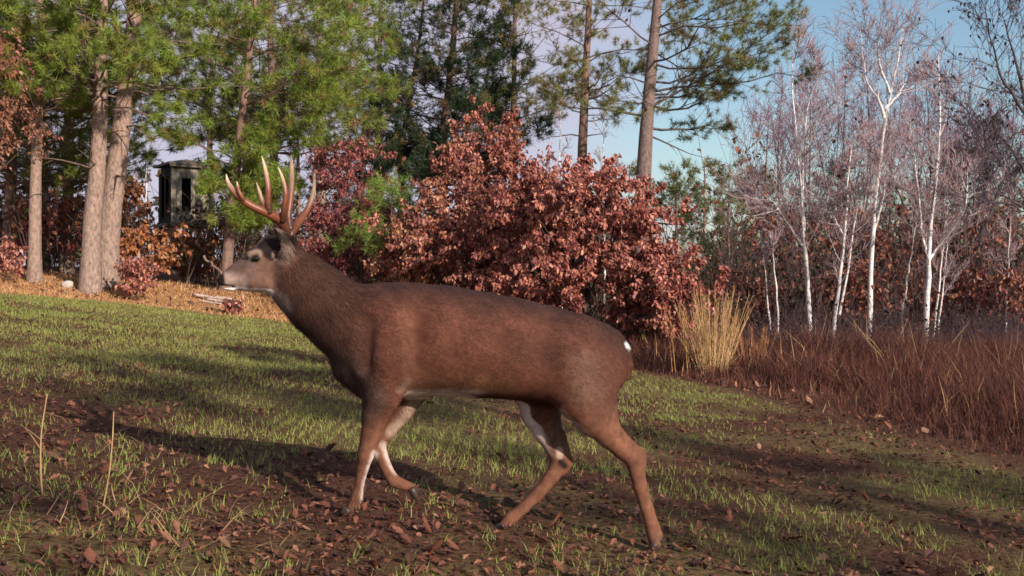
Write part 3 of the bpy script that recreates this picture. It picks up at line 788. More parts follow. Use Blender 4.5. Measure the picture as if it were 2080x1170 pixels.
# middle
pine('thin crowned pine showing much sky between the wide pine and dark spruce', [(765, 560), (768, 300), (772, 100)], 34, .3, 13, .42, 3.0, 50, (0.085, 0.11, 0.055), 31, ntw=7, n_need=12, nwid=.013, dead=10, bark=BARK_DARK)
pine('dark dense evergreen towering over the orange oak', [(890, 570), (898, 300), (920, 100)], 30, .34, 12, .28, 2.3, 120, (0.036, 0.06, 0.026), 32, nwid=.019, nlen=.22, bark=BARK_DARK, dead=6)
pine('second dark evergreen trunk beside the towering one', [(815, 570), (815, 300), (850, 100)], 33, .28, 10.5, .38, 1.6, 56, (0.04, 0.065, 0.03), 33, ntw=7, n_need=12, nwid=.014, bark=BARK_DARK, dead=6)
pine('yellowish pine with loose clumps right of the dark evergreen', [(1040, 570), (1042, 300), (1045, 100)], 31, .28, 12, .45, 2.4, 58, GO, 34, ntw=8, nwid=.012, dead=8, bark=BARK_RED)
pine('slender straight pine with short sparse boughs above the russet oak', [(1178, 560), (1183, 300), (1190, 150), (1197, 0)], 27, .34, 12, .48, 2.2, 36, GO, 35, ntw=6, dead=10, bark=BARK_RED)
pine('tall thick trunk pine with long boughs reaching towards the birches', [(1300, 560), (1308, 330), (1320, 170), (1336, 0)], 24.5, .46, 12, .40, 3.1, 25, (0.17, 0.185, 0.06), 36, ntw=15, n_need=24, nlen=.16, nwid=.0105, dead=5, bark=(0.165, 0.13, 0.12), bias=(0.05, .62), prof=([0, .1, .4, 1], [.85, 1, .95, .4]))
for k, (px, top, Yd, c, lb) in enumerate([(1372, 335, 38, G2, 'small far pine nearest the thick pine trunk'), (1428, 318, 43, GO, 'tallest of the small far pines below the long boughs'), (1478, 330, 40, G2, 'green small far pine between the tallest and the last one'), (1530, 345, 44, GO, 'small far pine at the birch end of the row'), (1275, 330, 40, GO, 'small far pine half hidden behind the thick pine trunk')]):
    base = gz(W(px, 0, Yd)[0], Yd); H = W(px, top, Yd)[2] - base
    pine(lb, [(px, 600), (px + 3, 400)], Yd, .2, H, .12, 1.5, 48, np.array(c) * .9, 41 + k, group='far pines in a row', ntw=7, nsub=2, n_need=12, nlen=.2, nwid=.018, dead=0)
pine('young bright green pine between the red oaks', [(795, 590), (794, 480), (796, 400)], 19.8, .09, 2.5, .5, .75, 20, (0.17, .26, .05), 51, ntw=6, nsub=2, n_need=16, nlen=.14, nwid=.008, dead=4, bark=BARK_DARK, group='young pines')
for k, (lb, px, Yd, H, bl) in enumerate([('dark bushy pine by the crooked dark trunk', 1960, 33, 5.6, 1.9), ('dark bushy pine behind the leaning short birch', 1700, 35, 5.2, 2.0), ('dark bushy pine behind the tallest birch', 1830, 38, 5.0, 2.2)]):
    pine(lb, [(px, 640), (px + 2, 500)], Yd, .25, H, .05, bl, 56, (0.05, 0.055, 0.033), 52 + k, ntw=7, nsub=2, n_need=12, nlen=.2, nwid=.016, dead=0, group='dark pines behind the birches')
print('pines', round(time.time() - T0, 1))

# the trees behind the viewpoint whose shadows cross the plot
for k, (t, x0, H, bl, tt, nb) in enumerate([(9.5, 6.7, 11, 1.8, .42, 44), (8.0, 0.0, 9, 1.2, .25, 36), (10.5, -2.0, 9, 1.5, .25, 34), (12.0, 4.8, 11.2, 1.6, .86, 24)]):
    bx, by = x0 - SH[0] * t, -SH[1] * t
    r_ = np.random.default_rng(60 + k)
    o = pine('tall pine across the plot from the wood, throwing shade over the grass', [(1040, 600)], 20, .36, H, tt, bl, nb, G2, 60 + k, group='pines on the near side of the plot', ntw=5, nsub=2, n_need=8, nlen=.24, nwid=.035, dead=4)
    b0 = np.array(o.location); nb_ = np.array([bx, by, gz(bx, by)])
    o.location = nb_

OAK1 = [(0.34, 0.115, 0.085), (0.255, 0.08, 0.064), (0.48, 0.205, 0.145), (0.18, 0.056, 0.05)]
OAK2 = [(0.36, 0.16, 0.085), (0.28, 0.105, 0.062), (0.45, 0.23, 0.13), (0.19, 0.07, 0.045)]
OAKD = [(0.24, 0.065, 0.062), (0.17, 0.05, 0.05), (0.31, 0.10, 0.085), (0.12, 0.038, 0.038)]
OAKO = [(0.35, 0.15, 0.055), (0.27, 0.10, 0.045), (0.40, 0.20, 0.09)]

def oak(label, px, Yd, H, spread, nl, cols, seed, group='russet oaks along the wood edge', lsize=.078, shape=LEAF_SIMPLE, name='oak_tree', low=.12, cat='oak tree', tr=.045, lean=0.0, stems=1):
    r = np.random.default_rng(seed)
    b = W(px, 600, Yd); b[2] = gz(b[0], Yd) - .03
    root = empty(name, b + [0, 0, .03], label, cat, group)
    zz = np.linspace(0, 1, 8)[:, None]
    Ps, Rs = [], []
    for s in range(stems):
        ln = r.normal(0, (.16 if stems < 4 else .30) if stems > 1 else .05, 2) * spread + np.array([lean, 0])
        Ps.append(b + np.concatenate([ln[0] * zz ** 1.3, ln[1] * zz ** 1.3, zz * H * r.uniform(.82, .95)], 1)); Rs.append(tr * np.linspace(1, .15, 8) * (1 if s == 0 else .75))
    P = np.array(Ps); R = np.array(Rs)
    tk = MB(); bark = np.array((0.095, 0.066, 0.056)); V, f = tubes(P, R, 8); tk.add(V, f, bark)
    n1 = 30 if nl > 2000 else 18; i = r.integers(0, stems, n1); t = np.linspace(low, .97, n1)
    pf = np.interp(t, [0, .25, .55, 1], [.75, 1, .9, .28])
    B, BR = spawn(P, R, i, t, r.uniform(.75, 1.25, n1), spread * pf * r.uniform(.75, 1.15, n1), r, .55, up=r.uniform(-.05, .35, n1), K=6, wig=.12, rmin=.007, az=np.arange(n1) * 2.4 + r.normal(0, .4, n1))
    V, f = tubes(B, BR, 5); tk.add(V, f, bark * .9)
    i = np.repeat(np.arange(n1), 7); Q, QR = spawn(B, BR, i, r.uniform(.25, 1, len(i)), r.uniform(.5, 1.1, len(i)), spread * .33 * r.uniform(.6, 1.2, len(i)), r, .6, up=.12, K=3, wig=.12, rmin=.004)
    V, f = tubes(Q, QR, 3); tk.add(V, f, bark * .8)
    i = np.repeat(np.arange(len(Q)), 4); S, SR = spawn(Q, QR, i, r.uniform(.3, 1, len(i)), r.uniform(.5, 1.1, len(i)), spread * .14 * r.uniform(.6, 1.3, len(i)), r, .7, up=.1, K=2, rmin=.003)
    V, f = tubes(S, SR, 3); tk.add(V, f, bark * .8)
    k = r.integers(0, len(S), nl); t = r.uniform(.25, 1, nl)
    p, tg, _ = pinterp(S, SR, k, t); p = p + r.normal(size=(nl, 3)) * .025
    p = np.maximum(p, np.array([-99, -99, 0]) + 0) ; p[:, 2] = np.maximum(p[:, 2], gz(p[:, 0], p[:, 1]) + .04)
    d = nrm(tg * .4 + r.normal(size=(nl, 3)) * .5 + np.array([0, 0, -.95]))
    nv = nrm(r.normal(size=(nl, 3)) + np.array([.25, -.35, .5]))
    clump = r.random(len(S)); cols = np.array(cols)
    ci = np.minimum(((clump[k] * .6 + r.random(nl) * .4) * len(cols)).astype(int), len(cols) - 1)
    cc = cols[ci] * r.uniform(.75, 1.25, (nl, 1)) * (1 + r.normal(size=(nl, 3)) * .05)
    lf = MB(); leaves(lf, p, d, nv, lsize * r.uniform(.65, 1.2, nl), cc, shape, r=r)
    tk.build('trunk', M['twig'], root); lf.build('crown', M['oak'], root, smooth=False, kind='stuff')
    return root

oak('broad russet oak reaching the ground, widest red crown by the tan grass', 1195, 17.3, 2.55, 1.75, 32000, OAK1, 71, stems=6, low=.05, tr=.05)
oak('russet oak joining the copper oaks to the broad red one', 1085, 18.4, 2.5, 1.45, 15000, OAK1 + OAK2[:2], 70, stems=4, low=.05, tr=.04)
oak('low russet oak bush on the flank of the broad red oak', 1345, 17.0, 1.75, .85, 8000, OAK1, 72, stems=2, low=.05, tr=.03)
oak('tall copper leaved oak under the dark evergreens', 1000, 20.5, 3.95, 1.5, 15000, OAK1 + OAK2[:2], 73, stems=2, low=.15)
oak('copper oak low behind the walking buck', 915, 19.0, 2.2, 1.3, 11000, OAK2 + OAK1, 74, stems=2, low=.08)
oak('dark red oak with a thin top between the wide pine and copper oaks', 705, 22.5, 3.4, 1.25, 6500, OAKD + OAK1[:1], 75)
oak('dark red oak bush at the foot of the thin topped one', 730, 20.5, 2.1, 1.1, 8000, OAKD + OAK1[:1], 76, stems=2, low=.08)
oak('peach leaved oak sapling beside the young bright pine', 830, 19.3, 1.75, .8, 3600, OAK2, 77, low=.15, tr=.025)
oak('oak with rusty brown leaves beside the slim grey pine', -25, 19.5, 5.2, 1.15, 4200, [(0.22, 0.095, 0.055), (0.28, 0.125, 0.075), (0.15, .06, .04)], 78, low=.45, tr=.06)
oak('small pink red oak shrub at the foot of the slim grey pine', 12, 21.0, .75, .45, 700, OAK1, 79, group='small oak shrubs', name='oak_shrub', cat='shrub', low=.1, tr=.012, stems=2)
oak('small red oak shrub in front of the thickest grey pine', 276, 20.6, .8, .42, 800, OAK1, 80, group='small oak shrubs', name='oak_shrub', cat='shrub', low=.1, tr=.012, stems=2)
oak('tiny red seedling in the tan grass below the deer muzzle', 470, 19.7, .22, .22, 160, OAK1, 81, group='small oak shrubs', name='oak_shrub', cat='shrub', low=.1, tr=.008, lsize=.09)
oak('orange brown oak shrub under the box blind', 385, 27, .75, .8, 1500, OAKO, 82, group='small oak shrubs', name='oak_shrub', cat='shrub', low=.1, tr=.02, shape=LEAF_SIMPLE, lsize=.13, stems=2)
oak('orange leaved sapling crown left of the box blind', 272, 31, 2.9, .6, 900, OAKO, 83, group='small oak shrubs', name='oak_shrub', cat='shrub', low=.35, tr=.02, shape=LEAF_SIMPLE, lsize=.14)
oak('brown oak brush filling in beneath the leaning pines', 110, 25, 1.3, 1.1, 1500, OAKD + OAKO[:1], 84, group='small oak shrubs', name='oak_shrub', cat='shrub', low=.08, tr=.02, shape=LEAF_SIMPLE, lsize=.13, stems=2)
oak('orange brown brush left of the orange barked pine foot', 300, 23.5, 1.0, .8, 1100, OAKO, 89, group='small oak shrubs', name='oak_shrub', cat='shrub', low=.08, tr=.016, shape=LEAF_SIMPLE, lsize=.12, stems=2)
for k, (px, Yd, H, sp, nl, lb) in enumerate([(1500, 26, 1.5, 1.0, 900, 'low rust leaved shrub behind the tall straw sheaf'), (1600, 28, 3.0, 1.3, 1500, 'rust leaved oak shrub behind the narrow fork birch'), (1740, 24.5, 1.5, 1.0, 1100, 'low rust leaved shrub at the foot of the leaning short birch'), (1800, 26, 2.7, 1.2, 1400, 'rust leaved oak shrub just past the tallest birch'), (1850, 29, 3.1, 1.4, 1500, 'taller rust leaved oak behind the thin pole by the stout birch'), (1960, 23, 1.3, .9, 800, 'low rust leaved shrub past the stout elbow birch'), (2050, 27, 2.9, 1.4, 1300, 'rust leaved oak behind the spindly grey birch pole'), (1690, 30, 3.4, 1.3, 1400, 'tallest rust leaved oak, behind the leaning short birch'), (2090, 22, 1.5, .9, 700, 'low rust shrub under the dark bare tree hung with leaves')]):
    oak(lb, px, Yd, H, sp, nl, [(0.27, 0.095, 0.062), (0.19, .064, .048), (0.34, .14, .08)], 90 + k, group='oak shrubs among the birches', name='oak_shrub', cat='shrub', low=.1, tr=.02, shape=LEAF_SIMPLE, lsize=.13, stems=2)
print('oaks', round(time.time() - T0, 1))

WHT = np.array((0.74, 0.70, 0.68)); TWG = np.array((0.27, 0.195, 0.205))
def birch(label, paths, Yd, dia, seed, group='white birches in the brush', n1=18, n2=6, n3=5, tl=1.0, twc=TWG, bark=WHT, name='birch_tree', cat='birch tree', extra=.0, wsw=.009, leafn=0, mt=None, n4=2):
    """paths: the main stem, then forks, as photograph pixels at depth Yd"""
    r = np.random.default_rng(seed)
    P0 = [W(a, b, Yd) for a, b in paths[0]]; P0[0][2] = gz(P0[0][0], Yd) - .03
    root = empty(name, P0[0] + np.array([0, 0, .03]), label, cat, group)
    tk = MB(); Pa, Ra = [], []
    for k, pth in enumerate(paths):
        Q = P0 if k == 0 else [W(a, b, Yd) + np.array([0, j * .12 * r.normal(), 0]) for j, (a, b) in enumerate(pth)]
        Q = catmull(Q, 14); Q[1:-1] += r.normal(size=(12, 3)) * .008
        d = dia * .82 * (1 if k == 0 else .55)
        Pa.append(Q); Ra.append(d / 2 * np.linspace(1, .16, 14))
    Pa, Ra = np.array(Pa), np.array(Ra)
    V, f = tubes(Pa, Ra, 8)
    # dark lenticel bands and branch scars
    hz = np.repeat(np.arange(Pa.shape[0] * 14), 8)
    C_ = np.tile(bark, (len(V), 1)) * r.uniform(.82, 1.08, (len(V), 1))
    C_[r.random(len(V)) < .07] = (.09, .07, .065)
    tk.add(V, f, C_)
    n = n1 * len(paths); i = np.arange(n) % len(paths); t = r.uniform(.28, .97, n)
    Lm = tl * np.interp(t, [.2, .5, 1], [1.1, 1.0, .5]) * r.uniform(.5, 1.2, n)
    B, BR = spawn(Pa, Ra, i, t, r.uniform(.5, .95, n), Lm, r, .34, up=.25, K=5, wig=.10, rmin=wsw * .8)
    V, f = tubes(B, BR, 4); cb = np.repeat((bark * .8 * (np.arange(n) % 2 == 0)[:, None] + twc * 1.15 * (np.arange(n) % 2 != 0)[:, None]), 20, 0); tk.add(V, f, cb)
    tw = MB()
    i = np.repeat(np.arange(n), n2); Q, QR = spawn(B, BR, i, r.uniform(.2, 1, len(i)), r.uniform(.4, .9, len(i)), Lm[i] * .45 * r.uniform(.5, 1.2, len(i)), r, .6, up=.22, K=4, wig=.12, rmin=wsw * .62)
    V, f = tubes(Q, QR, 3); tw.add(V, f, np.repeat(jit(twc, r, len(i), .25), 12, 0))
    i = np.repeat(np.arange(len(Q)), n3); S, SR = spawn(Q, QR, i, r.uniform(.15, 1, len(i)), r.uniform(.4, 1.0, len(i)), Lm.mean() * .26 * r.uniform(.5, 1.3, len(i)), r, .7, up=.15, K=2, wig=.14, rmin=wsw * .6)
    V, f = tubes(S, SR, 3); tw.add(V, f, np.repeat(jit(twc, r, len(i), .25), 6, 0))
    tk.build('trunk', mt or M['birch'], root); tw.build('twigs', M['twig'], root, kind='stuff')
    if leafn:
        k = r.integers(0, len(S), leafn); p = S[k, -1]; lf = MB()
        leaves(lf, p, nrm(r.normal(size=(leafn, 3)) * .4 + [0, 0, -1]), nrm(r.normal(size=(leafn, 3))), r.uniform(.04, .085, leafn), jit((.07, .045, .045), r, leafn, .3), LEAF_SIMPLE, r=r)
        lf.build('dead_leaf_cluster', M['oak'], root, smooth=False, kind='stuff')
    return root

birch('white birch with a narrow fork, beside the far end of the tan grass clump', [[(1648, 716), (1641, 600), (1634, 500), (1632, 450), (1622, 330), (1611, 200), (1609, 90)], [(1633, 470), (1632, 400), (1637, 300), (1648, 200), (1662, 120)], [(1630, 500), (1600, 450), (1560, 410), (1530, 380)]], 20.0, .125, 101, tl=1.0)
birch('leaning short white birch between the narrow fork birch and the tallest', [[(1690, 712), (1700, 610), (1713, 500), (1722, 380), (1732, 270)], [(1705, 640), (1728, 520), (1742, 420), (1750, 330)], [(1716, 480), (1700, 450), (1668, 420)]], 20.4, .11, 102, tl=.8)
birch('tallest white birch, its crown splitting into many pale limbs', [[(1763, 655), (1770, 540), (1776, 430), (1790, 300), (1805, 210), (1822, 130), (1836, 40)], [(1796, 240), (1785, 200), (1765, 160), (1745, 60)], [(1798, 220), (1825, 190), (1855, 160)], [(1775, 470), (1790, 400), (1800, 340)], [(1808, 190), (1790, 120), (1782, 50)]], 22.5, .15, 103, tl=1.25, n1=13)
birch('stout white birch with an elbow fork over the dark brush', [[(1878, 694), (1884, 590), (1887, 520), (1895, 420), (1905, 320), (1908, 200), (1906, 110)], [(1886, 530), (1912, 500), (1940, 430), (1972, 345)], [(1886, 520), (1876, 470), (1870, 400), (1872, 230)]], 20.2, .14, 104, tl=.95)
birch('thin white birch stem close beside the stout elbow birch', [[(1893, 690), (1905, 600), (1915, 520), (1922, 450)]], 20.9, .07, 105, tl=.6, n1=12)
birch('thin white birch pole beside the tan grass', [[(1582, 690), (1578, 600), (1570, 520), (1565, 470)]], 19.6, .055, 106, tl=.4, n1=8)
birch('thin pale birch pole leaning away from the tan grass', [[(1566, 660), (1558, 590), (1550, 520), (1545, 455)]], 20.8, .05, 107, tl=.4, n1=8)
birch('thin birch pole between the tallest and the stout birch', [[(1828, 664), (1840, 580), (1852, 510), (1862, 440)]], 21.5, .06, 108, tl=.6, n1=8)
birch('spindly birch stem just past the stout elbow birch', [[(1902, 680), (1915, 590), (1922, 520), (1926, 470)]], 22.5, .055, 109, tl=.5, n1=8)
birch('spindly grey birch pole past the dark pine', [[(2040, 690), (2046, 600), (2050, 500), (2053, 430)]], 22, .06, 110, tl=.6, n1=9)
birch('pale birch pair left of the box blind', [[(288, 560), (282, 440), (272, 370), (268, 310)], [(281, 430), (296, 360), (300, 290)]], 37, .10, 111, group='pale birches by the box blind', tl=.5, n1=6, n3=2)
birch('pale birch pole touching the box blind corner', [[(303, 560), (298, 440), (297, 380), (300, 290)]], 38, .10, 112, group='pale birches by the box blind', tl=.5, n1=6, n3=2)
for k, (px, top, lb) in enumerate([(1140, 225, 'thin bare birch top on the copper oak side of the slender pine'), (1228, 240, 'thin bare birch top between the slender and the thick pine')]):
    birch(lb, [[(px, 600), (px, 450), (px - 3, 330), (px - 2, top)]], 25, .07, 113 + k, group='bare tops above the russet oak', tl=.5, n1=8, n3=3)
# bare purple-brown trees behind the birches
PUR = np.array((0.21, 0.13, 0.175))
for k, (px, top, Yd) in enumerate([(1560, 230, 30), (1600, 150, 31), (1655, 90, 30), (1700, 130, 33), (1745, 70, 32), (1790, 60, 31), (1850, 110, 33), (1890, 150, 31), (1930, 90, 32), (1975, 190, 31), (2010, 220, 33), (2060, 250, 30)]):
    r_ = np.random.default_rng(200 + k); j = lambda s: r_.normal(0, s)
    birch('bare purplish brown tree with fine twigs behind the birches', [[(px + j(5), 640), (px + j(8), 500), (px + j(10), 350), (px + j(12), top)], [(px + j(5), 470), (px + 25 + j(10), 340), (px + 35 + j(12), top + 50)], [(px, 450), (px - 25 + j(10), 330), (px - 40 + j(12), top + 60)]],
          Yd, .13, 220 + k, group='bare trees behind the birches', n1=13, n2=5, n3=4, tl=1.3, twc=PUR, bark=np.array((.13, .095, .09)), name='bare_tree', cat='tree', wsw=.0105, mt=M['twig'])
birch('dark bare tree hung with a few dead leaves past the stout birch', [[(2150, 700), (2120, 450), (2080, 200), (2040, 40)], [(2120, 430), (2060, 300), (1990, 220)], [(2090, 240), (2020, 150), (1960, 20)], [(2125, 470), (2070, 420), (2010, 380)]], 17, .14, 260, group='bare trees behind the birches', n1=14, n2=5, n3=4, tl=1.2, twc=np.array((.07, .055, .07)), bark=np.array((.08, .065, .065)), name='bare_tree', cat='tree', leafn=500, wsw=.008, mt=M['twig'])
birch('crooked dark trunk with a twiggy crown beyond the elbow birch', [[(1990, 660), (1995, 560), (1992, 460), (2004, 380), (1998, 250)], [(1994, 480), (2030, 400), (2060, 330)], [(1993, 470), (1960, 420), (1940, 350)]], 26, .26, 261, group='bare trees behind the birches', n1=16, n2=6, n3=5, tl=1.2, twc=np.array((.06, .042, .045)), bark=np.array((.045, .036, .04)), name='bare_tree', cat='tree', wsw=.012, leafn=900, mt=M['twig'])
print('birch', round(time.time() - T0, 1))

# ------------------------------------------------------------------ masses nobody could count
def thicket(name, label, n, xr, yr, hr, tc, lc, nl, seed, lsize=.12, wid=.009, keep=None):
    r = np.random.default_rng(seed)
    def place(m):
        x = r.uniform(*xr, m); y = r.uniform(*yr, m)
        if keep is not None:
            k = keep(x, y); x, y = x[k], y[k]
        return x, y
    x, y = place(n); m = len(x); z = gz(x, y)
    h = r.uniform(*hr, m) * (.45 + 1.1 * vnoise(x, y, 1.8, seed))
    d = nrm(np.stack([r.normal(0, .25, m), r.normal(0, .25, m), np.ones(m)], -1))
    s = np.linspace(0, 1, 4)[None, :, None]
    P = np.stack([x, y, z], -1)[:, None] + d[:, None] * s * h[:, None, None] + np.cumsum(r.normal(size=(m, 4, 3)) * .05, 1) * h[:, None, None] * .5
    R = wid * np.linspace(1, .4, 4)[None] * r.uniform(.6, 1.5, (m, 1))
    mb = MB(); V, f = tubes(P, R, 3); mb.add(V, f, np.repeat(jit(tc, r, m, .35), 12, 0))
    i = np.repeat(np.arange(m), 5); B, BR = spawn(P, R, i, r.uniform(.25, 1, len(i)), r.uniform(.4, 1.1, len(i)), h[i] * .4 * r.uniform(.4, 1.2, len(i)), r, .7, up=.2, K=2, wig=.15, rmin=wid * .55)
    V, f = tubes(B, BR, 3); mb.add(V, f, np.repeat(jit(tc, r, len(i), .35), 6, 0))
    if nl:
        k = r.integers(0, len(B), nl); p = B[k, -1] + r.normal(size=(nl, 3)) * .08
        lc = np.array(lc); cc = lc[r.integers(0, len(lc), nl)] * r.uniform(.6, 1.3, (nl, 1))
        leaves(mb, p, nrm(r.normal(size=(nl, 3)) + [0, 0, -.5]), nrm(r.normal(size=(nl, 3))), lsize * r.uniform(.6, 1.3, nl), cc, LEAF_SIMPLE, r=r)
    o = mb.build(name, M['twig'], smooth=False, kind='stuff')
    tag(o, label, 'brush', kind='stuff')
    return o

right = lambda x, y: (x / y > .17)
thicket('brush_thicket', 'tangled brown brush filling the wood behind the birches', 1700, (3.5, 24), (22.5, 36), (1.2, 4.2), (.07, .048, .046), [(.16, .065, .045), (.075, .05, .035), (.055, .06, .03), (.21, .085, .055)], 14000, 301, lsize=.12, wid=.010, keep=right)
thicket('brush_thicket', 'dark undergrowth in the shade between the pines and oaks', 1300, (-17, 3), (23.5, 33), (.6, 2.0), (.07, .05, .042), [(.11, .055, .035), (.05, .055, .025), (.16, .075, .04)], 9000, 302, lsize=.14, keep=lambda x, y: ~((np.abs(x / y + .325) < .02) & (y < 36)))
thicket('far_wood', 'distant wood closing the view behind all the trees', 500, (-45, 45), (46, 62), (2.0, 4.6), (.06, .048, .05), [(.04, .05, .03), (.06, .05, .04), (.09, .055, .045), (.05, .06, .03)], 20000, 303, lsize=.26, wid=.03)
thicket('low_brush', 'dark low brush in front of the stout birch', 2000, (3.2, 13.5), (14.5, 21.5), (.35, .75), (.034, .022, .025), [(.07, .035, .03)], 2500, 304, lsize=.06, wid=.0055, keep=lambda x, y: (edge_dist(x, y) > 1.6) & (x / y > .22))

def scatter_blades(name, label, mtl, x, y, h, w, cc, r, bend, lean=.18, seg=2, up=0):
    n = len(x); pos = np.stack([x, y, gz(x, y) - .01], -1)
    d = nrm(np.stack([r.normal(0, lean, n), r.normal(0, lean, n), np.ones(n)], -1))
    mb = MB(); blades(mb, pos, d, h, w, cc, r, bend, seg)
    o = mb.build(name, mtl, smooth=False, kind='stuff'); tag(o, label, 'grass', kind='stuff'); return o

r = np.random.default_rng(310)
# green shoots on the plot: clumped, thinner on the near and right-hand ground
n = 620000
Yy = 2.2 + (20.3 - 2.2) * r.random(n) ** 1.15; Xx = r.uniform(-.60, .56, n) * Yy
cx = np.round(Xx / .09 + r.normal(0, .18, n)) * .09; cy = np.round(Yy / .13 + r.normal(0, .18, n)) * .13
Xx = np.where(r.random(n) < .65, cx + r.normal(0, .012, n), Xx); Yy2 = np.where(r.random(n) < .65, cy + r.normal(0, .014, n), Yy)
Yy = Yy2
ed = edge_dist(Xx, Yy)
den = .55 * vnoise(Xx, Yy, 1.3, 13) + .45 * vnoise(Xx, Yy, .33, 14)
far = sstep(7, 16, Yy)
th = .59 - .21 * far - .05 * sstep(5.2, 3.6, Yy) + .10 * sstep(.5, 3, Xx) - .06 * sstep(-1, -4, Xx) - .06 * sstep(14, 18, Yy)
cell = vnoise(cx * 37.1, cy * 23.7, 1.0, 15)
keep = (ed < -.02 - .5 * r.random(n) ** 3) & (den + .40 * (cell - .5) > th + .5 * (r.random(n) - .5))
Xx, Yy, den = Xx[keep], Yy[keep], den[keep]; n = len(Xx)
if n > 120000:
    k = r.permutation(n)[:120000]; Xx, Yy, den = Xx[k], Yy[k], den[k]; n = len(Xx)
mixc = r.random((n, 1)) * .6 + .4 * vnoise(Xx, Yy, .8, 16)[:, None]
gc = np.array((.18, .25, .05)) * (1 - mixc) + np.array((.36, .35, .11)) * mixc
gc = gc * r.uniform(.7, 1.25, (n, 1)); dr = r.random(n) < .08; gc[dr] = jit((.30, .21, .10), r, dr.sum(), .2)
hh = (.022 + .062 * r.random(n) ** 1.7)
scatter_blades('grass', 'short green shoots sprouting in clumps over the plot', M['grass'], Xx, Yy, hh, np.maximum(.0042, .00062 * Yy) * r.uniform(.7, 1.3, n), gc, r, .55, .35)
print('grass', n, round(time.time() - T0, 1))

# tan dry grass along the foot of the wood
n = 36000
x = r.uniform(-15, 1.6, n); y = np.interp(x, EDGE[:, 0], EDGE[:, 1]) + r.uniform(-.25, 4.2, n) ** 1.0
k = (edge_dist(x, y) > -.1 - .2 * r.random(n)) & (vnoise(x, y, .7, 17) + .4 * r.random(n) > .45); x, y = x[k], y[k]; n = len(x)
c = np.array([(.60, .36, .16), (.50, .27, .12), (.68, .47, .26), (.36, .18, .09)])[r.integers(0, 4, n)] * r.uniform(.75, 1.2, (n, 1))
scatter_blades('dry_grass', 'matted orange tan dry grass along the foot of the pines', M['dry'], x, y, r.uniform(.06, .22, n) * (.5 + vnoise(x, y, .9, 18)), r.uniform(.009, .016, n), c, r, 1.1, .5)

# brown dry grass and bracken down the right-hand border
n = 150000
y = r.uniform(3.5, 19.5, n); ex = np.interp(-y, -EDGE[:, 1], EDGE[:, 0])
x = ex - .2 + r.random(n) ** .8 * (6.0)
y2 = y
k = (edge_dist(x, y) > .05 + .25 * r.random(n)) & (x / y < .56) & (x > 1.2); x, y = x[k], y[k]; n = len(x)
de = edge_dist(x, y)
dn = .5 * vnoise(x, y, .6, 19) + .5 * vnoise(x, y, 1.7, 23)
k = (dn + .5 * r.random(n) > .5) & (r.random(n) < .25 + .75 * sstep(0, .8, de)); x, y, de, dn = x[k], y[k], de[k], dn[k]; n = len(x)
if n > 42000:
    k = r.permutation(n)[:42000]; x, y, de, dn = x[k], y[k], de[k], dn[k]; n = len(x)
c = np.array([(.15, .06, .042), (.10, .04, .033), (.18, .08, .048), (.07, .031, .028), (.13, .05, .038)])[r.integers(0, 5, n)] * r.uniform(.7, 1.25, (n, 1))
pal = r.random(n) < .018; c[pal] = jit((.46, .30, .15), r, pal.sum(), .2)
hgt = (.10 + .48 * sstep(0, 1.5, de)) * r.uniform(.35, 1.3, n) * (.35 + 1.1 * dn); hgt[pal] *= 1.35
scatter_blades('brown_grass', 'rank brown dead grass and weeds along the border below the birches', M['dry'], x, y, hgt, np.maximum(.004, .00065 * y) * r.uniform(.7, 1.4, n), c, r, .55, .3)

# tall tan grass clump
def clump(label, px, Yd, n, H, sp, cc, seed):
    r = np.random.default_rng(seed); b = W(px, 700, Yd); b[2] = gz(b[0], Yd)
    root = empty('switchgrass_clump', b, label, 'tall grass', 'tall tan grass clumps by the russet oak')
    th = r.uniform(0, 2 * np.pi, n); rad = sp * .28 * np.sqrt(r.random(n))
    p = b + np.stack([rad * np.cos(th), rad * np.sin(th), np.full(n, -.02)], -1)
    out = np.abs(r.normal(0, .17, n)) * sp * 1.6
    d = nrm(np.stack([np.cos(th) * out, np.sin(th) * out, np.ones(n)], -1)); h = H * r.uniform(.55, 1.05, n)
    s = np.linspace(0, 1, 6)[None, :, None]
    P = p[:, None] + d[:, None] * s * h[:, None, None] + (np.stack([np.cos(th), np.sin(th), np.zeros(n)], -1) * (.10 * h * r.random(n))[:, None])[:, None] * s ** 2
    st = MB(); V, f = tubes(P, .0042 * np.linspace(1, .45, 6)[None] * np.ones((n, 1)), 3); st.add(V, f, np.repeat(jit(cc, r, n, .25), 18, 0))
    lf = MB(); m = n * 3; k = r.integers(0, n, m); pp = P[k, r.integers(0, 4, m)]
    blades(lf, pp, nrm(d[k] + r.normal(size=(m, 3)) * .22), r.uniform(.25, .5, m) * H * .75, .007, jit(np.array(cc) * .95, r, m, .25), r, .7)
    hd = MB(); m = n * 14; k = r.integers(0, n, m); t = r.uniform(.78, 1, m); pp, tg, _ = pinterp(P, np.ones(P.shape[:2]), k, t)
    blades(hd, pp, nrm(tg + r.normal(size=(m, 3)) * .5), r.uniform(.05, .13, m), .0045, jit(np.array(cc) * np.array([.85, .78, .75]), r, m, .2), r, .3)
    st.build('stalks', M['dry'], root, kind='stuff'); lf.build('blades', M['dry'], root, smooth=False, kind='stuff'); hd.build('seed_heads', M['dry'], root, smooth=False, kind='stuff')
b = hit(1450, 765); clump('tall sheaf of straw coloured grass standing by the russet oak', 1448, b[1], 120, 1.16, .72, (.60, .40, .20), 320)
clump('thin low tuft of orange grass beside the tall straw sheaf', 1525, b[1] + .15, 34, .68, .7, (.46, .24, .12), 321)
clump('few bent straw stalks leaning off the tall sheaf', 1405, b[1] + .1, 14, .95, 1.0, (.50, .29, .12), 322)

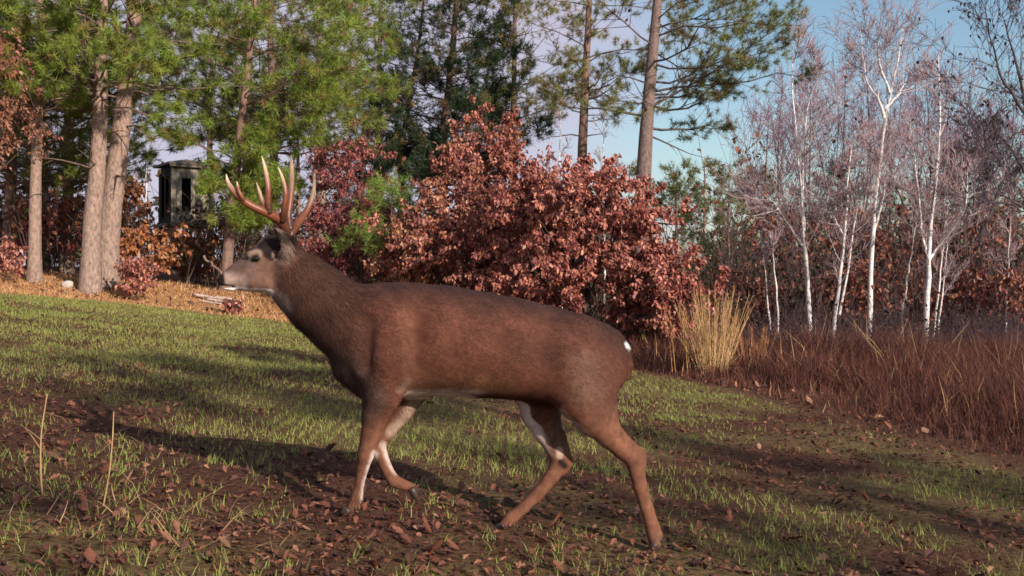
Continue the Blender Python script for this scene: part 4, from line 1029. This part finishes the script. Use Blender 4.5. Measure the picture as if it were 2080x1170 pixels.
# ------------------------------------------------------------------ fallen leaves
r = np.random.default_rng(330)
LC = np.array([(.15, .058, .036), (.085, .036, .026), (.21, .092, .056), (.17, .064, .038), (.06, .028, .022), (.29, .155, .095)])
n = 60000
Yy = 2.2 + (19.5 - 2.2) * r.random(n) ** 1.25; Xx = r.uniform(-.58, .60, n) * Yy
ed = edge_dist(Xx, Yy)
den = .55 * vnoise(Xx, Yy, 1.3, 13) + .45 * vnoise(Xx, Yy, .33, 14)
keep = (ed < .4) & ((.80 - den - .02 * sstep(5, 14, Yy) + .25 * sstep(-.9, .1, ed) * (Xx > 0) + .08 * sstep(6.5, 3.5, Yy) + .5 * (vnoise(Xx, Yy, .16, 22) - .5)) > .14 + .60 * r.random(n))
Xx, Yy = Xx[keep], Yy[keep]; n = min(len(Xx), 20000); Xx, Yy = Xx[:n], Yy[:n]
o_ = np.argsort(Yy); Xx, Yy = Xx[o_], Yy[o_]
zz = gz(Xx, Yy) + r.uniform(.003, .016, n)
az = r.uniform(0, 2 * np.pi, n); d = np.stack([np.cos(az), np.sin(az), r.normal(0, .25, n)], -1); nv = nrm(np.stack([r.normal(0, .35, n), r.normal(0, .35, n), np.ones(n)], -1))
szs = r.uniform(.014, .040, n) * (1 + .7 * (r.random(n) < .10)); cc = LC[r.choice(len(LC), n, p=[.22, .24, .14, .17, .19, .04])] * r.uniform(.55, 1.2, (n, 1))
near = np.zeros(n, bool)
inv = np.abs(Xx / Yy) < .47
cand = np.where(inv & (Yy > 3.9))[0]
near[cand[np.argsort(-(szs[cand] / Yy[cand]))[:300]]] = True
lm = MB(); g = ~near
leaves(lm, np.stack([Xx, Yy, zz], -1)[g], d[g], nv[g], szs[g], cc[g], LEAF_LOBED, .55, r)
tag(lm.build('leaf_litter', M['litter'], smooth=False, kind='stuff'), 'brown fallen leaves littering the plot', 'leaves', kind='stuff')
meshes = []
for k in range(24):
    mb = MB(); leaves(mb, np.zeros((1, 3)), np.array([[0, 1., 0]]), np.array([[0, 0, 1.]]), 1.0, np.array([LC[k % len(LC)]]) * r.uniform(.8, 1.2), LEAF_OAK, .6, r)
    me = mb.mesh('leaf', False); me.materials.append(M['litter']); meshes.append(me)
from mathutils import Matrix
for j in np.where(near)[0]:
    o = bpy.data.objects.new('leaf', meshes[j % 24]); col.objects.link(o); o.parent = field
    dd = Vector(d[j]).normalized(); s_ = dd.cross(Vector(nv[j])).normalized(); n_ = s_.cross(dd); q_ = szs[j]
    o.matrix_world = Matrix(((s_.x * q_, dd.x * q_, n_.x * q_, Xx[j]), (s_.y * q_, dd.y * q_, n_.y * q_, Yy[j]), (s_.z * q_, dd.z * q_, n_.z * q_, zz[j]), (0, 0, 0, 1)))
# leaves drifted on the wood floor beyond the border
n = 9000
x = r.uniform(-14, 12, n); y = r.uniform(8, 25, n); k = (edge_dist(x, y) > .1) & (np.abs(x / y) < .6); x, y = x[k], y[k]; n = len(x)
lm = MB(); leaves(lm, np.stack([x, y, gz(x, y) + .02], -1), np.stack([r.normal(size=n), r.normal(size=n), r.normal(size=n) * .3], -1), nrm(np.stack([r.normal(0, .4, n), r.normal(0, .4, n), np.ones(n)], -1)), r.uniform(.06, .12, n), LC[r.integers(0, len(LC), n)] * r.uniform(.7, 1.4, (n, 1)), LEAF_SIMPLE, .4, r)
tag(lm.build('wood_floor_litter', M['litter'], smooth=False, kind='stuff'), 'drifted dead leaves on the floor of the wood', 'leaves', kind='stuff')

# ------------------------------------------------------------------ near stalks and straw
def stalk(label, pts, Yd, rad, seed):
    r = np.random.default_rng(seed); P = np.array([W(a, b, Yd) for a, b in pts]); P[0, 2] = gz(P[0, 0], P[0, 1]) - .01
    P = catmull(P, 14); mb = MB(); V, f = tubes(P, rad * np.linspace(1, .5, 14) * (1 + .25 * (np.arange(14) % 5 == 0)), 6, cap=True); mb.add(V, f, jit((.50, .34, .17), r, len(V), .15))
    root = empty('dry_stalk', P[0], label, 'stalk', 'dry stalks on the near ground')
    mb.build('stem', M['dry'], root)
    k = r.integers(3, 13, 7); lb = MB()
    blades(lb, P[k], nrm(r.normal(size=(7, 3)) * .5 + [0, 0, .3]), r.uniform(.06, .16, 7), .005, jit((.30, .19, .10), r, 7), r, .8)
    lb.build('dead_blades', M['dry'], root, smooth=False)
stalk('straight straw stalk beside the kinked one', [(87, 1066), (83, 960), (84, 880), (96, 800)], 4.2, .0042, 341)
stalk('slightly kinked straw stalk beside the straight one', [(209, 1078), (222, 960), (228, 900), (231, 836)], 4.15, .0036, 342)
n = 260
x = r.uniform(-2.3, -.75, n); y = r.uniform(3.55, 4.25, n)
pos = np.stack([x, y, gz(x, y) + .01], -1); mb = MB()
blades(mb, pos, nrm(np.stack([r.normal(0, 1, n), r.normal(0, 1, n), np.abs(r.normal(0, .45, n))], -1)), r.uniform(.07, .24, n), .0042, jit((.42, .27, .14), r, n, .3), r, .7, 3)
tag(mb.build('straw', M['dry'], smooth=False, kind='stuff'), 'matted straw bits around the foot of the dry stalks', 'straw', kind='stuff')

# pale stone, fallen branches
p = hit(138, 584); V, f = ball((0, 0, 0), .13, 14, 9, (1, .8, .72)); r_ = np.random.default_rng(8)
V = V * (1 + .16 * (vnoise(V[:, 0] + 5, V[:, 2] + 5 + V[:, 1], .07, 8) - .5)[:, None]); V = np.clip(V, -.115, .115)
st = MB().add(V + p + [0, 0, .05], f, (.46, .42, .38)).build('stone', M['stone'])
tag(st, 'pale grey stone on the dry grass by the pines', 'stone')
for k, (lb, a, b2, Yd, rad) in enumerate([('bleached fallen branch, longest of those behind the deer muzzle', (393, 549), (470, 563), 21.3, .035), ('short bleached branch crossing the longest one', (420, 566), (462, 549), 21.0, .028), ('thin bleached branch lying in front of the others', (405, 560), (480, 572), 20.8, .018), ('fallen grey limb propped against the orange barked pine', (412, 520), (452, 556), 22.6, .03)]):
    A = W(*a, Yd); B = W(*b2, Yd - .2)
    for q_ in (A, B):
        if k != 3: q_[2] = gz(q_[0], q_[1]) + rad * .8 + .03
    t = np.linspace(0, 1, 9)[:, None]; P = A * (1 - t) + B * t + np.random.default_rng(k).normal(size=(9, 3)) * .012
    if k == 3: P[-1, 2] = gz(P[-1, 0], P[-1, 1]); 
    V, f = tubes(P, rad * np.linspace(1, .55, 9), 8, cap=True)
    root = empty('fallen_branch', P[4] - [0, 0, rad], lb, 'branch', 'bleached branches on the ground')
    MB().add(V, f, (.50, .42, .36) if k != 3 else (.2, .15, .13)).build('limb', M['bark'], root)
    S, SR = spawn(P[None], (rad * np.linspace(1, .55, 9))[None], np.zeros(3, int), np.array([.3, .55, .8]), .8, .28, np.random.default_rng(k), .45, K=4)
    S[..., 2] = np.maximum(S[..., 2], gz(S[..., 0], S[..., 1]))
    V, f = tubes(S, SR, 5); MB().add(V, f, (.42, .35, .3) if k != 3 else (.17, .13, .11)).build('side_twigs', M['bark'], root)

# ------------------------------------------------------------------ elevated box blind
def boxv(x0, x1, y0, y1, z0, z1):
    v = np.array([(x, y, z) for z in (z0, z1) for x, y in ((x0, y0), (x1, y0), (x1, y1), (x0, y1))], float)
    f = [(0, 2, 1), (0, 3, 2), (4, 5, 6), (4, 6, 7), (0, 1, 5), (0, 5, 4), (1, 2, 6), (1, 6, 5), (2, 3, 7), (2, 7, 6), (3, 0, 4), (3, 4, 7)]
    return v, f
BY = 34.0; c0 = W(349, 452, BY); g0 = gz(c0[0], BY)
blind = empty('box_blind', (c0[0], BY, g0), 'dark weathered hunting box blind raised on posts among the pines', 'hunting blind')
blind.rotation_euler = (0, 0, math.radians(35))
fz = c0[2] - g0; hb = 1.78; wd = 1.36
r = np.random.default_rng(350)
def bpart(name, parts, c, parent=blind, m='wood'):
    mb = MB()
    for p_ in parts:
        v, f = boxv(*p_); mb.add(v, f, np.array(c) * r.uniform(.85, 1.15))
    o = mb.build(name, M[m], parent, smooth=False, origin=(0, 0, 0)); return o
SHADEW = (.04, .035, .03); LITW = (.36, .32, .25)  # same wood, light put into colour: dark for shaded face, pale for lit
# local frame: the near corner is the origin, the lit face runs along +x at y=0, the shaded one along +y at x=0
bpart('floor', [(-.12, wd + .12, -.12, wd + .12, fz - .10, fz)], (.14, .12, .10))
for (a, b_) in ((.02, .02), (wd - .1, .02), (.02, wd - .1), (wd - .1, wd - .1)):
    bpart('post', [(a, a + .1, b_, b_ + .1, -.5, fz - .10)], (.13, .105, .09))
bpart('brace', [(.04, wd - .04, .03, .07, fz - .55, fz - .45)], (.10, .08, .07))
bpart('brace', [(.03, .07, .14, wd - .14, fz - .62, fz - .52)], (.10, .08, .07))
# boards of the lit face, leaving a tall slit and a low window
nb = 9; bw = wd / nb
for k in range(nb):
    x0, x1 = k * bw + .006, (k + 1) * bw - .006
    if k in (2, 3): segs = [(fz, fz + .34), (fz + 1.42, fz + hb)]
    elif k in (5, 6, 7): segs = [(fz, fz + .92), (fz + 1.2, fz + hb)]
    else: segs = [(fz, fz + hb)]
    [bpart('board', [(x0, x1, 0 - .004 * (k % 2), .025, a, b_)], np.array(LITW) * r.uniform(.7, 1.25)) for a, b_ in segs]
for k in range(nb):
    y0, y1 = k * bw + .032, (k + 1) * bw - .006
    segs = [(fz, fz + .2), (fz + 1.5, fz + hb)] if k in (2, 3, 5, 6) else [(fz, fz + hb)]
    [bpart('board', [(0 - .004 * (k % 2), .025, y0, y1, a, b_)], np.array(SHADEW) * r.uniform(.8, 1.3)) for a, b_ in segs]
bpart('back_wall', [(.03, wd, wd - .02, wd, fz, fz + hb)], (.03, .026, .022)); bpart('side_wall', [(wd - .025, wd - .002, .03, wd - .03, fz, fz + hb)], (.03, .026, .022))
bpart('corner_trim', [(-.03, .05, -.03, -.006, fz, fz + hb + .02)], LITW)
bpart('corner_trim', [(wd - .06, wd + .02, -.03, -.006, fz, fz + hb + .02)], LITW)
[bpart('window_frame', [(q_, q_ + .03, -.02, -.005, fz + .34, fz + 1.42)], LITW) for q_ in (2 * bw - .03, 4 * bw)]
bpart('window_sill', [(5 * bw - .02, 8 * bw + .02, -.035, -.005, fz + .88, fz + .92)], LITW)
bpart('roof_trim', [(-.10, wd + .10, -.14, -.10, fz + hb - .02, fz + hb + .10)], (.24, .21, .17))
mb = MB(); a_, b_ = -.14, wd + .14; z0, z1, z2 = fz + hb + .05, fz + hb + .12, fz + hb + .32
ring = [(a_, -.16), (b_, -.16), (b_, b_), (a_, b_)]; mid = (wd / 2, wd / 2)
V = [(x, y, z0) for x, y in ring] + [(x, y, z1) for x, y in ring] + [(mid[0], mid[1], z2)]
f = [(0, 2, 1), (0, 3, 2)] + [t for k in range(4) for t in ((k, (k + 1) % 4, 4 + (k + 1) % 4), (k, 4 + (k + 1) % 4, 4 + k), (4 + k, 4 + (k + 1) % 4, 8))]
mb.add(V, f, (.16, .14, .12)).build('roof', M['wood'], blind, smooth=False, origin=(0, 0, 0))

from collections import Counter
tc_ = Counter()
for o in bpy.data.objects:
    if o.type == 'MESH': tc_[o.name.split('.')[0]] += len(o.data.polygons)
print(tc_.most_common(16))
tot = sum(len(o.data.polygons) for o in bpy.data.objects if o.type == 'MESH' and o.name[:4] != 'leaf')
print('TRIANGLES', tot, 'seconds', round(time.time() - T0, 1))
